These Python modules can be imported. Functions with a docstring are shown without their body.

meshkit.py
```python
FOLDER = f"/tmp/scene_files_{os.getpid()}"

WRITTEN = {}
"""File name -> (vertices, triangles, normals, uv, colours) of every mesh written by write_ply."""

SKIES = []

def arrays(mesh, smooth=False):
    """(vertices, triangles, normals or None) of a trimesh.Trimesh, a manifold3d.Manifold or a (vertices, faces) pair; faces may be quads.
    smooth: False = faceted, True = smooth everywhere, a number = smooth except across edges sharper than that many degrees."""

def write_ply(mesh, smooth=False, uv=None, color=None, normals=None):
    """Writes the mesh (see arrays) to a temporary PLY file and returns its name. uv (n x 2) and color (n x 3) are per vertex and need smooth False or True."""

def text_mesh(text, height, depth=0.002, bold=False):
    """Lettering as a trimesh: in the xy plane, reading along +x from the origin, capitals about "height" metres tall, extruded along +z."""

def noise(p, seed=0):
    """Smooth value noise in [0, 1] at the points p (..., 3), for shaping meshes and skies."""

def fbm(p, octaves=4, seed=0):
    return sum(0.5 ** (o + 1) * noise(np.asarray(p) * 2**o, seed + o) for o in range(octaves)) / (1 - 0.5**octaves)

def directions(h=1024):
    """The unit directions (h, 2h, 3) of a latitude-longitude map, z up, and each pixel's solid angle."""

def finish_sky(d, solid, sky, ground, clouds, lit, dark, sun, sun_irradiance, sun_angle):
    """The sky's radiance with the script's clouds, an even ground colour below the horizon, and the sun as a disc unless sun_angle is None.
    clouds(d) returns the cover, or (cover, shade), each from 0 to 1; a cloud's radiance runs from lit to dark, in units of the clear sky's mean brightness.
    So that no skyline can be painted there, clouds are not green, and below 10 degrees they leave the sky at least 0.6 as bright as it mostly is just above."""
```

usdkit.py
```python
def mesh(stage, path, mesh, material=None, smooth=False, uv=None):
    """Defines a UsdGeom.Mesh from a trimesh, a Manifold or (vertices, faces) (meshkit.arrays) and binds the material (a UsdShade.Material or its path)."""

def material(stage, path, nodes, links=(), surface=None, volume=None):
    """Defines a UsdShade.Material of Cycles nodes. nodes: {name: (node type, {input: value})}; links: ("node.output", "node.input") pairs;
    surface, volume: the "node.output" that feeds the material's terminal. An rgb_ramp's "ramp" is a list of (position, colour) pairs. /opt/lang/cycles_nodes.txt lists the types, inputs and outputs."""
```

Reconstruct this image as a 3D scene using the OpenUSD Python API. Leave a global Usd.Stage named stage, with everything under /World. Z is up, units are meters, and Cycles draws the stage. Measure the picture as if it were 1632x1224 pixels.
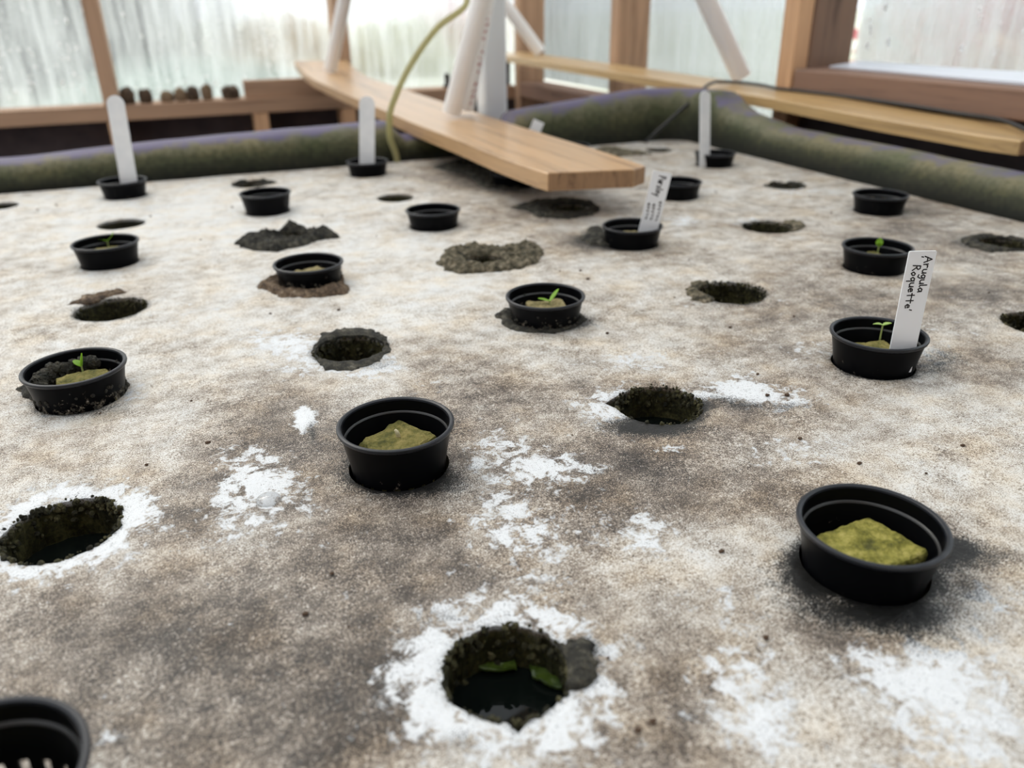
import math, random
import numpy as np
import trimesh
import manifold3d as m3
import shapely
from shapely.geometry import Polygon, Point
import meshkit, usdkit
from pxr import Usd, UsdGeom, UsdLux, UsdShade, Gf, Sdf, Vt

stage = Usd.Stage.CreateInMemory()
UsdGeom.SetStageUpAxis(stage, "Z")
UsdGeom.SetStageMetersPerUnit(stage, 1.0)
UsdGeom.Xform.Define(stage, "/World")
random.seed(7)
rng = np.random.default_rng(7)

# ------------------------------------------------------------------ camera
F_PX, YAW, PITCH, ROLL = 1267.47, -0.371229, 0.442804, -0.016622
CAM = np.array([0.08072, -0.18996, 0.203425])
def cam_axes():
    cy, sy, cp, sp = math.cos(YAW), math.sin(YAW), math.cos(PITCH), math.sin(PITCH)
    right = np.array([cy, sy, 0.0]); fwd = np.array([-sy * cp, cy * cp, -sp]); up = np.cross(right, fwd)
    cr, sr = math.cos(ROLL), math.sin(ROLL)
    return cr * right + sr * up, -sr * right + cr * up, fwd
RIGHT, UP, FWD = cam_axes()
cam = UsdGeom.Camera.Define(stage, "/World/camera")
M4 = Gf.Matrix4d(*RIGHT, 0, *UP, 0, *(-FWD), 0, *CAM, 1)
cam.AddTransformOp().Set(M4)
FOC = 6.86
cam.CreateFocalLengthAttr(FOC)
cam.CreateHorizontalApertureAttr(FOC * 1632 / F_PX)
cam.CreateVerticalApertureAttr(FOC * 1224 / F_PX)
cam.CreateFStopAttr(1.85)
cam.CreateFocusDistanceAttr(0.41)
cam.CreateClippingRangeAttr(Gf.Vec2f(0.01, 1000))
cam.CreateExposureAttr(-0.92)

# ------------------------------------------------------------------ light: bright hazy overcast sky
dome = UsdLux.DomeLight.Define(stage, "/World/sky")
dome.CreateColorAttr(Gf.Vec3f(0.93, 0.97, 1.03))
dome.CreateIntensityAttr(1.0)
sun = UsdLux.DistantLight.Define(stage, "/World/sun")
sun.CreateAngleAttr(35.0)
sun.CreateIntensityAttr(4.0)
sun.CreateColorAttr(Gf.Vec3f(1.0, 0.93, 0.82))
def aim(prim, d):
    z = -np.array(d, float) / np.linalg.norm(d)
    x = np.cross([0, 0, 1], z); x /= np.linalg.norm(x); y = np.cross(z, x)
    prim.AddTransformOp().Set(Gf.Matrix4d(*x, 0, *y, 0, *z, 0, 0, 0, 0, 1))
aim(sun, (0.30, -0.80, -0.85))

# ------------------------------------------------------------------ helpers
def ray(u, v):
    return RIGHT * (u - 816) / F_PX - UP * (v - 612) / F_PX + FWD
def onz(u, v, z=0.0):       # where a measured point of the photograph lies on a level plane
    d = ray(u, v); return CAM + d * (z - CAM[2]) / d[2]
_names = {}
def numbered(parent, name):
    k = (parent, name); n = _names.get(k, 0); _names[k] = n + 1
    return name if n == 0 else f"{name}_{n:03d}"
def meta(prim, label=None, cat=None, group=None, kind=None):
    for k, v in (("label", label), ("category", cat), ("group", group), ("kind", kind)):
        if v: prim.SetCustomDataByKey(k, v)
    return prim
def path_of(parent): return "/World" if parent is None else str(parent.GetPath())
def obj(name, mesh, mat, parent=None, smooth=False, prim_vars=None, **md):
    pp = path_of(parent)
    m = usdkit.mesh(stage, f"{pp}/{numbered(pp, name)}", mesh, MAT[mat], smooth=smooth)
    if prim_vars:
        for k, v in prim_vars.items():
            UsdGeom.PrimvarsAPI(m).CreatePrimvar(k, Sdf.ValueTypeNames.FloatArray, "vertex").Set(Vt.FloatArray.FromNumpy(np.asarray(v, np.float32)))
    return meta(m.GetPrim(), **md)
def thing(name, label, cat, mat4=None, group=None, kind=None):
    x = UsdGeom.Xform.Define(stage, "/World/" + numbered("/World", name))
    x.AddTransformOp().Set(mat4 if mat4 is not None else Gf.Matrix4d(1))
    return meta(x.GetPrim(), label, cat, group, kind)
def copy_of(src, label, mat4, group=None):
    base = src.GetName()
    if base[-4] == "_" and base[-3:].isdigit(): base = base[:-4]
    was = src.GetCustomData()
    p = thing(base, label, was["category"], mat4, group or was.get("group"))
    p.GetReferences().AddInternalReference(src.GetPath()); p.SetInstanceable(True)
    return p
def place(x, y, z, rz=0.0, tx=0.0, ty=0.0):     # tilt about world x and y after the turn rz
    T = trimesh.transformations
    m = T.translation_matrix([x, y, z]) @ T.rotation_matrix(tx, [1, 0, 0]) @ T.rotation_matrix(ty, [0, 1, 0]) @ T.rotation_matrix(rz, [0, 0, 1])
    return Gf.Matrix4d(*[float(a) for a in m.T.ravel()])
cat_ = trimesh.util.concatenate
def box(x0, x1, y0, y1, z0, z1, ch=0.0015):
    """A box whose twelve edges are chamfered."""
    c = min(ch, 0.3 * min(x1 - x0, y1 - y0, z1 - z0)); P = []
    for sx in (0, 1):
        for sy in (0, 1):
            for sz in (0, 1):
                X, Y, Z = (x0, x1)[sx], (y0, y1)[sy], (z0, z1)[sz]
                dx, dy, dz = (c, -c)[sx], (c, -c)[sy], (c, -c)[sz]
                P += [(X, Y + dy, Z + dz), (X + dx, Y, Z + dz), (X + dx, Y + dy, Z)]
    return trimesh.Trimesh(*_hull(P), process=False)
def _hull(P):
    h = m3.Manifold.hull_points(np.array(P, float)).to_mesh(); return np.array(h.vert_properties[:, :3]), np.array(h.tri_verts)
def tube(pts, r, n=12, caps=True, resample=0):
    pts = np.array(pts, float)
    if resample:
        t = np.r_[0, np.cumsum(np.linalg.norm(np.diff(pts, axis=0), axis=1))]
        from scipy.interpolate import PchipInterpolator
        pts = PchipInterpolator(t, pts)(np.linspace(0, t[-1], resample))
    r = np.asarray(r, float)
    r = np.interp(np.linspace(0, 1, len(pts)), np.linspace(0, 1, len(r)), r) if r.ndim else np.full(len(pts), float(r))
    tg = np.gradient(pts, axis=0); tg /= np.linalg.norm(tg, axis=1, keepdims=True)
    a = np.array([0, 0, 1.0]) if abs(tg[0][2]) < .9 else np.array([1.0, 0, 0])
    V = []
    for p, t, rr in zip(pts, tg, r):
        a = a - t * (a @ t); a /= np.linalg.norm(a); b = np.cross(t, a)
        th = np.linspace(0, 2 * math.pi, n, endpoint=False)
        V.append(p + rr * (np.cos(th)[:, None] * a + np.sin(th)[:, None] * b))
    V = np.vstack(V); Fc = []
    for i in range(len(pts) - 1):
        for k in range(n):
            q = (k + 1) % n
            Fc += [(i * n + k, i * n + q, (i + 1) * n + q), (i * n + k, (i + 1) * n + q, (i + 1) * n + k)]
    if caps:
        c0, c1 = len(V), len(V) + 1; V = np.vstack([V, pts[:1], pts[-1:]]); e = (len(pts) - 1) * n
        for k in range(n):
            q = (k + 1) % n
            Fc += [(c0, q, k), (c1, e + k, e + q)]
    return trimesh.Trimesh(V, np.array(Fc), process=False)
def lathe(profile, n=64):
    return trimesh.creation.revolve(np.array(profile, float), sections=n)
def to_man(t):
    return m3.Manifold(m3.Mesh(np.asarray(t.vertices, np.float32), np.asarray(t.faces, np.uint32)))
def from_man(m):
    k = m.to_mesh(); return trimesh.Trimesh(np.array(k.vert_properties[:, :3], float), np.array(k.tri_verts), process=False)
def blob(r, seed, amp=.25, freq=3.0, sub=3, sc=(1, 1, 1)):
    t = trimesh.creation.icosphere(sub, 1.0); d = t.vertices.copy()
    t.vertices = d * (1 + amp * (meshkit.fbm(d * freq + seed * 7.3, 4, seed)[:, None] * 2 - 1)) * r * np.array(sc)
    return t
def strip_noise(p, sx, sy, sz, seed=0, oct=3):
    return meshkit.fbm(np.asarray(p) * np.array([sx, sy, sz]) + 50, oct, seed)

# ------------------------------------------------------------------ materials
MAT = {}
def mat(name, nodes, links, surface="p.BSDF", volume=None):
    MAT[name] = usdkit.material(stage, "/World/Looks/" + name, nodes, links, surface=surface, volume=volume)
def plain(name, col, rough=.5, noise=None, **kw):
    """Colour broken up by noise: noise = (scale, second colour, bump)."""
    nodes = {"p": ("principled_bsdf", {"base_color": col, "roughness": rough, **kw})}; links = []
    if noise:
        sc, c2, b = noise
        nodes.update({"g": ("geometry", {}), "n": ("noise_texture", {"scale": sc, "detail": 4, "roughness": .6}), "r": ("rgb_ramp", {"ramp": [(.35, col), (.65, c2)]})})
        links += [("g.position", "n.vector"), ("n.fac", "r.fac"), ("r.color", "p.base_color")]
        if b:
            nodes["b"] = ("bump", {"strength": .6, "distance": b}); links += [("n.fac", "b.height"), ("b.normal", "p.normal")]
    mat(name, nodes, links)
def wood(name, light, dark, scale, rough=.55, knots=0.0, wet=0.0):
    """Sawn timber: scale = stretch along x, y, z (small along the grain)."""
    g = lambda k: tuple(s * k for s in scale)
    nodes = {"g": ("geometry", {}), "m1": ("mapping", {"scale": g(1)}), "m2": ("mapping", {"scale": g(5)}),
             "n1": ("noise_texture", {"scale": 1.0, "detail": 5, "roughness": .6, "distortion": .8}),
             "n2": ("noise_texture", {"scale": 1.0, "detail": 4, "roughness": .7}),
             "mx": ("math", {"math_type": "multiply_add", "value2": .45}),
             "r": ("rgb_ramp", {"ramp": [(.46, dark), (.58, tuple(.5 * (a + b) for a, b in zip(light, dark))), (.68, light), (.9, tuple(min(1, 1.15 * a) for a in light))]}),
             "b": ("bump", {"strength": .35, "distance": .0008}), "p": ("principled_bsdf", {"roughness": rough, "coat_weight": wet, "coat_roughness": .25})}
    links = [("g.position", "m1.vector"), ("g.position", "m2.vector"), ("m1.vector", "n1.vector"), ("m2.vector", "n2.vector"),
             ("n2.fac", "mx.value1"), ("n1.fac", "mx.value3"), ("mx.value", "r.fac"), ("n2.fac", "b.height"), ("b.normal", "p.normal"), ("r.color", "p.base_color")]
    mat(name, nodes, links)

# foam board: stain masks, some with painted shade and glare, come from vertex attributes, fine breakup from noise
def raft_material():
    N = {"g": ("geometry", {}), "a_s": ("attribute", {"attribute": "stain"}), "a_w": ("attribute", {"attribute": "peel_glare"}), "a_d": ("attribute", {"attribute": "black_stain_shade"}), "a_h": ("attribute", {"attribute": "hole_wall"}),
         "n_big": ("noise_texture", {"scale": 16, "detail": 6, "roughness": .62}), "n_mid": ("noise_texture", {"scale": 75, "detail": 6, "roughness": .68}),
         "n_fine": ("noise_texture", {"scale": 520, "detail": 4, "roughness": .7}), "n_w": ("noise_texture", {"scale": 110, "detail": 10, "roughness": .76, "distortion": .3}), "n_grain": ("noise_texture", {"scale": 1500, "detail": 3, "roughness": .7}),
         "n_tint": ("noise_texture", {"scale": 30, "detail": 4, "roughness": .6})}
    L = [("g.position", f"{k}.vector") for k in ("n_big", "n_mid", "n_fine", "n_w", "n_tint", "n_grain")]
    def ma(name, a, k, c):          # a*k + c
        N[name] = ("math", {"math_type": "multiply_add", "value2": k}); L.append((a, name + ".value1"))
        if isinstance(c, str): L.append((c, name + ".value3"))
        else: N[name][1]["value3"] = c
    # stain level
    ma("s1", "n_mid.fac", 1.25, "a_s.fac"); ma("s2", "n_fine.fac", 1.0, "s1.value"); ma("s2b", "n_grain.fac", 2.3, "s2.value"); ma("s3", "n_big.fac", 1.0, "s2b.value"); ma("s4", "s3.value", 1.0, -2.775)
    N["rs"] = ("rgb_ramp", {"ramp": [(0.0, (.70, .69, .66)), (.2, (.58, .54, .475)), (.42, (.37, .315, .255)), (.62, (.19, .153, .122)), (.82, (.092, .075, .061)), (1.0, (.04, .035, .031))]})
    L.append(("s4.value", "rs.fac"))
    N["rt"] = ("rgb_ramp", {"ramp": [(.3, (.93, .96, 1.0)), (.5, (1, 1, 1)), (.68, (1.0, .93, .83))]}); L.append(("n_tint.fac", "rt.fac"))
    N["mt"] = ("mix_color", {"blend_type": "multiply", "fac": 1.0}); L += [("rs.color", "mt.a"), ("rt.color", "mt.b")]
    # peeled clean patches and one painted window glare, crisp ragged edges
    ma("w1", "n_w.fac", 3.0, "a_w.fac"); ma("w2", "n_grain.fac", .7, "w1.value"); 
    N["rw"] = ("map_range", {"from_min": 2.27, "from_max": 2.39, "clamp": True}); L.append(("w2.value", "rw.value"))
    N["mw"] = ("mix_color", {"b": (.71, .73, .745)}); L += [("rw.result", "mw.fac"), ("mp.result", "mw.a")]
    # black algae stain, plus shadow painted under the plank and beside a pot
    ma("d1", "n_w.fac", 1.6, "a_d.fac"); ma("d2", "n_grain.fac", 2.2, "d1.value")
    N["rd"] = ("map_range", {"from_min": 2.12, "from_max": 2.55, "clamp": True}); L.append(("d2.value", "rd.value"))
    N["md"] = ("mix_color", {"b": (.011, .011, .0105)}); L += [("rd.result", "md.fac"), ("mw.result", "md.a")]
    # walls of the holes: wet moss and slime
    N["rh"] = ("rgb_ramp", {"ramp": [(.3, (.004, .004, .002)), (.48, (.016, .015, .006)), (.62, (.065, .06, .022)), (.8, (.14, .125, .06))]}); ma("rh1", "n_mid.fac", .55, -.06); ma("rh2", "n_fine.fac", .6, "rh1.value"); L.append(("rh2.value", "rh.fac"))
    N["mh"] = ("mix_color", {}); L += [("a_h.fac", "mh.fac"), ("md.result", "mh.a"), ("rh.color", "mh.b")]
    # dark flecks and pale specks
    ma("f1", "n_fine.fac", .8, 0.0); ma("f2", "n_grain.fac", .9, "f1.value")
    N["rf"] = ("map_range", {"from_min": .97, "from_max": 1.08, "to_max": .75, "clamp": True}); L.append(("f2.value", "rf.value"))
    N["mf"] = ("mix_color", {"b": (.045, .038, .032)}); L += [("rf.result", "mf.fac"), ("mt.result", "mf.a")]
    N["rp"] = ("map_range", {"from_min": .72, "from_max": .62, "to_max": .55, "clamp": True}); L.append(("f2.value", "rp.value"))
    N["mp"] = ("mix_color", {"b": (.68, .67, .65)}); L += [("rp.result", "mp.fac"), ("mf.result", "mp.a")]
    # relief
    ma("h1", "rw.result", .5, "n_fine.fac"); ma("h2", "n_mid.fac", 1.2, "h1.value")
    N["b"] = ("bump", {"strength": .5, "distance": .0009}); L += [("h2.value", "b.height")]
    N["rr"] = ("rgb_ramp", {"ramp": [(.35, (.34,) * 3), (.65, (.62,) * 3)]}); L.append(("n_big.fac", "rr.fac"))
    N["p"] = ("principled_bsdf", {"specular_ior_level": .32}); L += [("mh.result", "p.base_color"), ("b.normal", "p.normal"), ("rr.color", "p.roughness")]
    mat("stained_foam", N, L)
raft_material()
def fibre(name, stops, sc, bumpd, rough=.9):
    mat(name, {"g": ("geometry", {}), "n": ("noise_texture", {"scale": sc, "detail": 6, "roughness": .7}), "n2": ("noise_texture", {"scale": sc * 6, "detail": 3, "roughness": .7}),
               "m": ("math", {"math_type": "multiply_add", "value2": .35}), "r": ("rgb_ramp", {"ramp": stops}), "b": ("bump", {"strength": .8, "distance": bumpd}),
               "p": ("principled_bsdf", {"roughness": rough})},
        [("g.position", "n.vector"), ("g.position", "n2.vector"), ("n2.fac", "m.value1"), ("n.fac", "m.value3"), ("m.value", "r.fac"), ("r.color", "p.base_color"), ("n2.fac", "b.height"), ("b.normal", "p.normal")])
fibre("dry_algae", [(.5, (.012, .011, .007)), (.62, (.055, .048, .026)), (.74, (.15, .125, .08)), (.86, (.33, .28, .2))], 160, .001)
fibre("dark_algae", [(.5, (.006, .006, .005)), (.66, (.022, .021, .015)), (.8, (.07, .063, .045)), (.9, (.16, .15, .12))], 160, .001)
fibre("hole_moss", [(.5, (.005, .005, .002)), (.64, (.02, .019, .007)), (.78, (.075, .068, .025)), (.9, (.16, .14, .07))], 120, .001)
fibre("brown_algae", [(.5, (.02, .013, .008)), (.64, (.085, .055, .033)), (.78, (.21, .15, .095)), (.9, (.4, .33, .25))], 160, .001)
fibre("mossy_rockwool", [(.5, (.06, .06, .006)), (.63, (.16, .15, .018)), (.76, (.3, .27, .055)), (.9, (.44, .37, .12))], 110, .0012)
fibre("olive_rockwool", [(.5, (.055, .06, .008)), (.63, (.125, .115, .022)), (.76, (.215, .18, .05)), (.9, (.33, .27, .1))], 110, .0012)
fibre("tan_rockwool", [(.5, (.1, .085, .03)), (.66, (.22, .18, .075)), (.85, (.36, .3, .15))], 110, .0012)
def pot_material(name, grime):
    nodes = {"g": ("geometry", {}), "s": ("separate_xyz", {}), "n": ("noise_texture", {"scale": 210, "detail": 5, "roughness": .75}), "n2": ("noise_texture", {"scale": 900, "detail": 2}),
             "z": ("map_range", {"from_min": .016, "from_max": -.002, "clamp": True}), "a": ("math", {"math_type": "multiply_add", "value2": grime}),
             "r": ("map_range", {"from_min": .74, "from_max": .82, "clamp": True}), "c": ("rgb_ramp", {"ramp": [(.35, (.05, .045, .035)), (.55, (.2, .17, .13)), (.7, (.42, .38, .32))]}),
             "m": ("mix_color", {"a": (.003, .0032, .004)}), "ro": ("map_range", {"to_min": .3, "to_max": .9}), "p": ("principled_bsdf", {"specular_ior_level": .06})}
    links = [("g.position", "s.vector"), ("g.position", "n.vector"), ("g.position", "n2.vector"), ("s.z", "z.value"), ("z.result", "a.value1"), ("n.fac", "a.value3"), ("a.value", "r.value"),
             ("n2.fac", "c.fac"), ("c.color", "m.b"), ("r.result", "m.fac"), ("m.result", "p.base_color"), ("r.result", "ro.value"), ("ro.result", "p.roughness")]
    mat(name, nodes, links)
pot_material("black_plastic", .13); pot_material("grimy_black_plastic", .27)
plain("rim_plastic", (.0095, .0115, .0165), .38, specular_ior_level=.36)
plain("ledge_plastic", (.03, .03, .03), .4)  # paler grey paints the thin bright glint along the ledge
plain("tag_white", (.84, .86, .885), .35)
plain("stick_white", (.80, .81, .82), .4, (60, (.72, .74, .76), 0))
plain("ink", (.008, .008, .01), .5)
plain("red_ink", (.42, .13, .12), .6)
plain("pvc", (.88, .86, .83), .28, (9, (.84, .82, .80), 0))
plain("post_plastic", (.70, .72, .725), .4)
plain("cable_rubber", (.012, .012, .013), .45)
wood("cedar", (.47, .29, .145), (.21, .112, .05), (55, 2.2, 55), .42, wet=.25)
wood("golden_cedar", (.50, .325, .14), (.26, .15, .058), (60, 2.0, 60), .42, wet=.25)
wood("stud_wood", (.44, .275, .17), (.27, .155, .09), (45, 45, 2.2), .7)
wood("stud_wood_pale", (.60, .36, .20), (.42, .23, .12), (45, 45, 2.2), .7)
wood("dark_stud_wood", (.20, .12, .08), (.085, .047, .032), (38, 38, 3), .7)
wood("end_wood", (.30, .175, .09), (.11, .055, .028), (160, 160, 30), .7)
wood("rail_wood", (.38, .235, .145), (.21, .118, .07), (2.4, 45, 45), .7)
wood("side_rail_wood", (.23, .133, .09), (.095, .05, .034), (45, 2.4, 45), .7)
plain("skirt_dark", (.045, .034, .036), .8, (14, (.07, .052, .052), 0))
plain("dark_panel", (.018, .014, .014), .8, (10, (.035, .025, .022), 0))
plain("strip_plastic", (.70, .73, .80), .35)
plain("peat", (.035, .022, .014), .95, (120, (.11, .07, .04), .002)); plain("pale_peat", (.12, .08, .045), .95, (120, (.25, .17, .1), .002))
plain("crumb", (.07, .04, .022), .9); plain("earth_floor", (.20, .17, .14), .95, (6, (.30, .26, .21), 0))
mat("hose_clear", {"p": ("principled_bsdf", {"base_color": (.42, .39, .22), "roughness": .3}), "t": ("translucent_bsdf", {"color": (.55, .52, .27)}), "w": ("transparent_bsdf", {"color": (.9, .88, .62)}),
                   "m": ("mix_closure", {"fac": .35}), "m2": ("mix_closure", {"fac": .3})}, [("p.BSDF", "m.closure1"), ("t.BSDF", "m.closure2"), ("m.closure", "m2.closure1"), ("w.BSDF", "m2.closure2")], surface="m2.closure")
mat("cotyledon_green", {"p": ("principled_bsdf", {"base_color": (.26, .47, .045), "roughness": .4}), "t": ("translucent_bsdf", {"color": (.45, .7, .08)}), "m": ("mix_closure", {"fac": .35})}, [("p.BSDF", "m.closure1"), ("t.BSDF", "m.closure2")], surface="m.closure")
mat("pale_cotyledon", {"p": ("principled_bsdf", {"base_color": (.42, .58, .17), "roughness": .4}), "t": ("translucent_bsdf", {"color": (.6, .75, .2)}), "m": ("mix_closure", {"fac": .3})}, [("p.BSDF", "m.closure1"), ("t.BSDF", "m.closure2")], surface="m.closure")
plain("stem_green", (.36, .42, .14), .5); plain("sprout_cream", (.62, .55, .34), .5)
plain("weed_green", (.075, .115, .015), .3, (200, (.03, .055, .008), .0006))
mat("water", {"p": ("principled_bsdf", {"base_color": (.004, .006, .005), "roughness": .03, "ior": 1.33}), "g": ("geometry", {}), "n": ("noise_texture", {"scale": 30, "detail": 2}), "b": ("bump", {"strength": .15, "distance": .001})},
    [("g.position", "n.vector"), ("n.fac", "b.height"), ("b.normal", "p.normal")])
mat("droplet_clear", {"p": ("principled_bsdf", {"base_color": (.95, .96, .97), "roughness": .12, "transmission_weight": .85, "ior": 1.35})}, [])
# pond liner: violet film, algae climbing up from the waterline
mat("pond_liner", {"g": ("geometry", {}), "a": ("attribute", {"attribute": "height_share"}), "n": ("noise_texture", {"scale": 28, "detail": 6, "roughness": .65}), "n2": ("noise_texture", {"scale": 130, "detail": 4, "roughness": .7}), "n3": ("noise_texture", {"scale": 11, "detail": 3}),
                   "sm": ("math", {"math_type": "multiply_add", "value2": .75}), "r": ("map_range", {"from_min": 1.20, "from_max": 1.34, "clamp": True}),
                   "lw": ("math", {"math_type": "subtract", "value2": .2}), "lv": ("math", {"math_type": "multiply_add", "value2": .7}),
                   "al": ("rgb_ramp", {"ramp": [(.2, (.008, .009, .005)), (.5, (.026, .029, .013)), (.75, (.07, .072, .034)), (1.0, (.15, .14, .085))]}), "al2": ("rgb_ramp", {"ramp": [(.3, (.55, .7, .45)), (.5, (1, 1, 1)), (.62, (1.3, 1.2, 1.1)), (.75, (.75, .75, .7))]}), "mm": ("mix_color", {"blend_type": "multiply", "fac": 1.0, "use_clamp": False}),
                   "c": ("mix_color", {"b": (.115, .10, .165)}), "p": ("principled_bsdf", {"roughness": .6, "specular_ior_level": .3})},
    [("g.position", "n.vector"), ("g.position", "n2.vector"), ("g.position", "n3.vector"), ("n.fac", "sm.value1"), ("a.fac", "sm.value3"), ("sm.value", "r.value"), ("n2.fac", "lv.value1"), ("a.fac", "lv.value3"), ("lv.value", "lw.value1"), ("lw.value", "al.fac"),
     ("n3.fac", "al2.fac"), ("al.color", "mm.a"), ("al2.color", "mm.b"), ("mm.result", "c.a"), ("r.result", "c.fac"), ("c.result", "p.base_color")])
# twin-wall polycarbonate: clear, with fog and run-down droplets in vertical streaks
mat("polycarbonate", {"g": ("geometry", {}), "m1": ("mapping", {"scale": (55, 55, 5)}), "m2": ("mapping", {"scale": (260, 260, 60)}), "n1": ("noise_texture", {"scale": 1, "detail": 4, "roughness": .6}), "n2": ("noise_texture", {"scale": 1, "detail": 3, "roughness": .6}),
                      "b": ("bump", {"strength": 1.0, "distance": .003}), "f": ("map_range", {"from_min": .3, "from_max": .7, "to_min": .06, "to_max": .40, "clamp": True}),
                      "rf": ("refraction_bsdf", {"color": (.97, .98, .98), "roughness": .13, "IOR": 1.10}), "tr": ("transparent_bsdf", {"color": (.97, .98, .98)}), "tl": ("translucent_bsdf", {"color": (.88, .905, .92)}),
                      "gl": ("glossy_bsdf", {"color": (1, 1, 1), "roughness": .1}), "fr": ("fresnel", {"IOR": 1.04}),
                      "x1": ("mix_closure", {"fac": .45}), "x2": ("mix_closure", {}), "x3": ("mix_closure", {})},
    [("g.position", "m1.vector"), ("g.position", "m2.vector"), ("m1.vector", "n1.vector"), ("m2.vector", "n2.vector"), ("n2.fac", "b.height"), ("b.normal", "rf.normal"), ("n1.fac", "f.value"),
     ("rf.BSDF", "x1.closure1"), ("tr.BSDF", "x1.closure2"), ("f.result", "x2.fac"), ("x1.closure", "x2.closure1"), ("tl.BSDF", "x2.closure2"), ("fr.fac", "x3.fac"), ("x2.closure", "x3.closure1"), ("gl.BSDF", "x3.closure2")], surface="x3.closure")
mat("flute", {"tr": ("transparent_bsdf", {"color": (.95, .96, .96)}), "tl": ("translucent_bsdf", {"color": (.88, .905, .92)}), "x": ("mix_closure", {"fac": .14})}, [("tr.BSDF", "x.closure1"), ("tl.BSDF", "x.closure2")], surface="x.closure")
mat("water_bead", {"gl": ("glossy_bsdf", {"color": (1, 1, 1), "roughness": .15}), "tl": ("translucent_bsdf", {"color": (1, 1, 1)}), "x": ("mix_closure", {"fac": .7})}, [("gl.BSDF", "x.closure1"), ("tl.BSDF", "x.closure2")], surface="x.closure")
mat("roof_sheet", {"g": ("geometry", {}), "n": ("noise_texture", {"scale": 3, "detail": 4}), "f": ("map_range", {"from_min": .35, "from_max": .65, "to_min": .35, "to_max": .6, "clamp": True}), "tr": ("transparent_bsdf", {"color": (.86, .88, .88)}), "tl": ("translucent_bsdf", {"color": (.8, .81, .81)}), "x": ("mix_closure", {})},
    [("g.position", "n.vector"), ("n.fac", "f.value"), ("f.result", "x.fac"), ("tr.BSDF", "x.closure1"), ("tl.BSDF", "x.closure2")], surface="x.closure")
plain("grass_pale", (.44, .48, .34), .95, (.35, (.76, .75, .66), 0))
plain("bark_grey", (.03, .03, .032), .9, (4, (.06, .056, .054), 0))
plain("hedge_leaf", (.30, .33, .09), .7, (3, (.46, .44, .15), 0)); plain("tan_leaf", (.50, .36, .2), .8, (3, (.62, .48, .3), 0)); plain("red_leaf", (.55, .12, .14), .7, (3, (.68, .25, .24), 0))
plain("grey_green_leaf", (.33, .42, .36), .8, (3, (.45, .52, .45), 0))

# ------------------------------------------------------------------ the greenhouse shell
WX, WY = 1.036, 2.20                    # inner faces of the right and the far wall
FLOOR = -0.75
g_in = box(-2.2, WX + .09, -1.6, WY + .09, FLOOR - .05, FLOOR)
obj("floor", g_in, "earth_floor", kind="structure")
obj("lawn", cat_([box(-90, 90, WY + .13, 110, FLOOR - .25, FLOOR - .06), box(WX + .17, 90, -30, WY + .129, FLOOR - .25, FLOOR - .06)]), "grass_pale", kind="structure")

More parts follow.
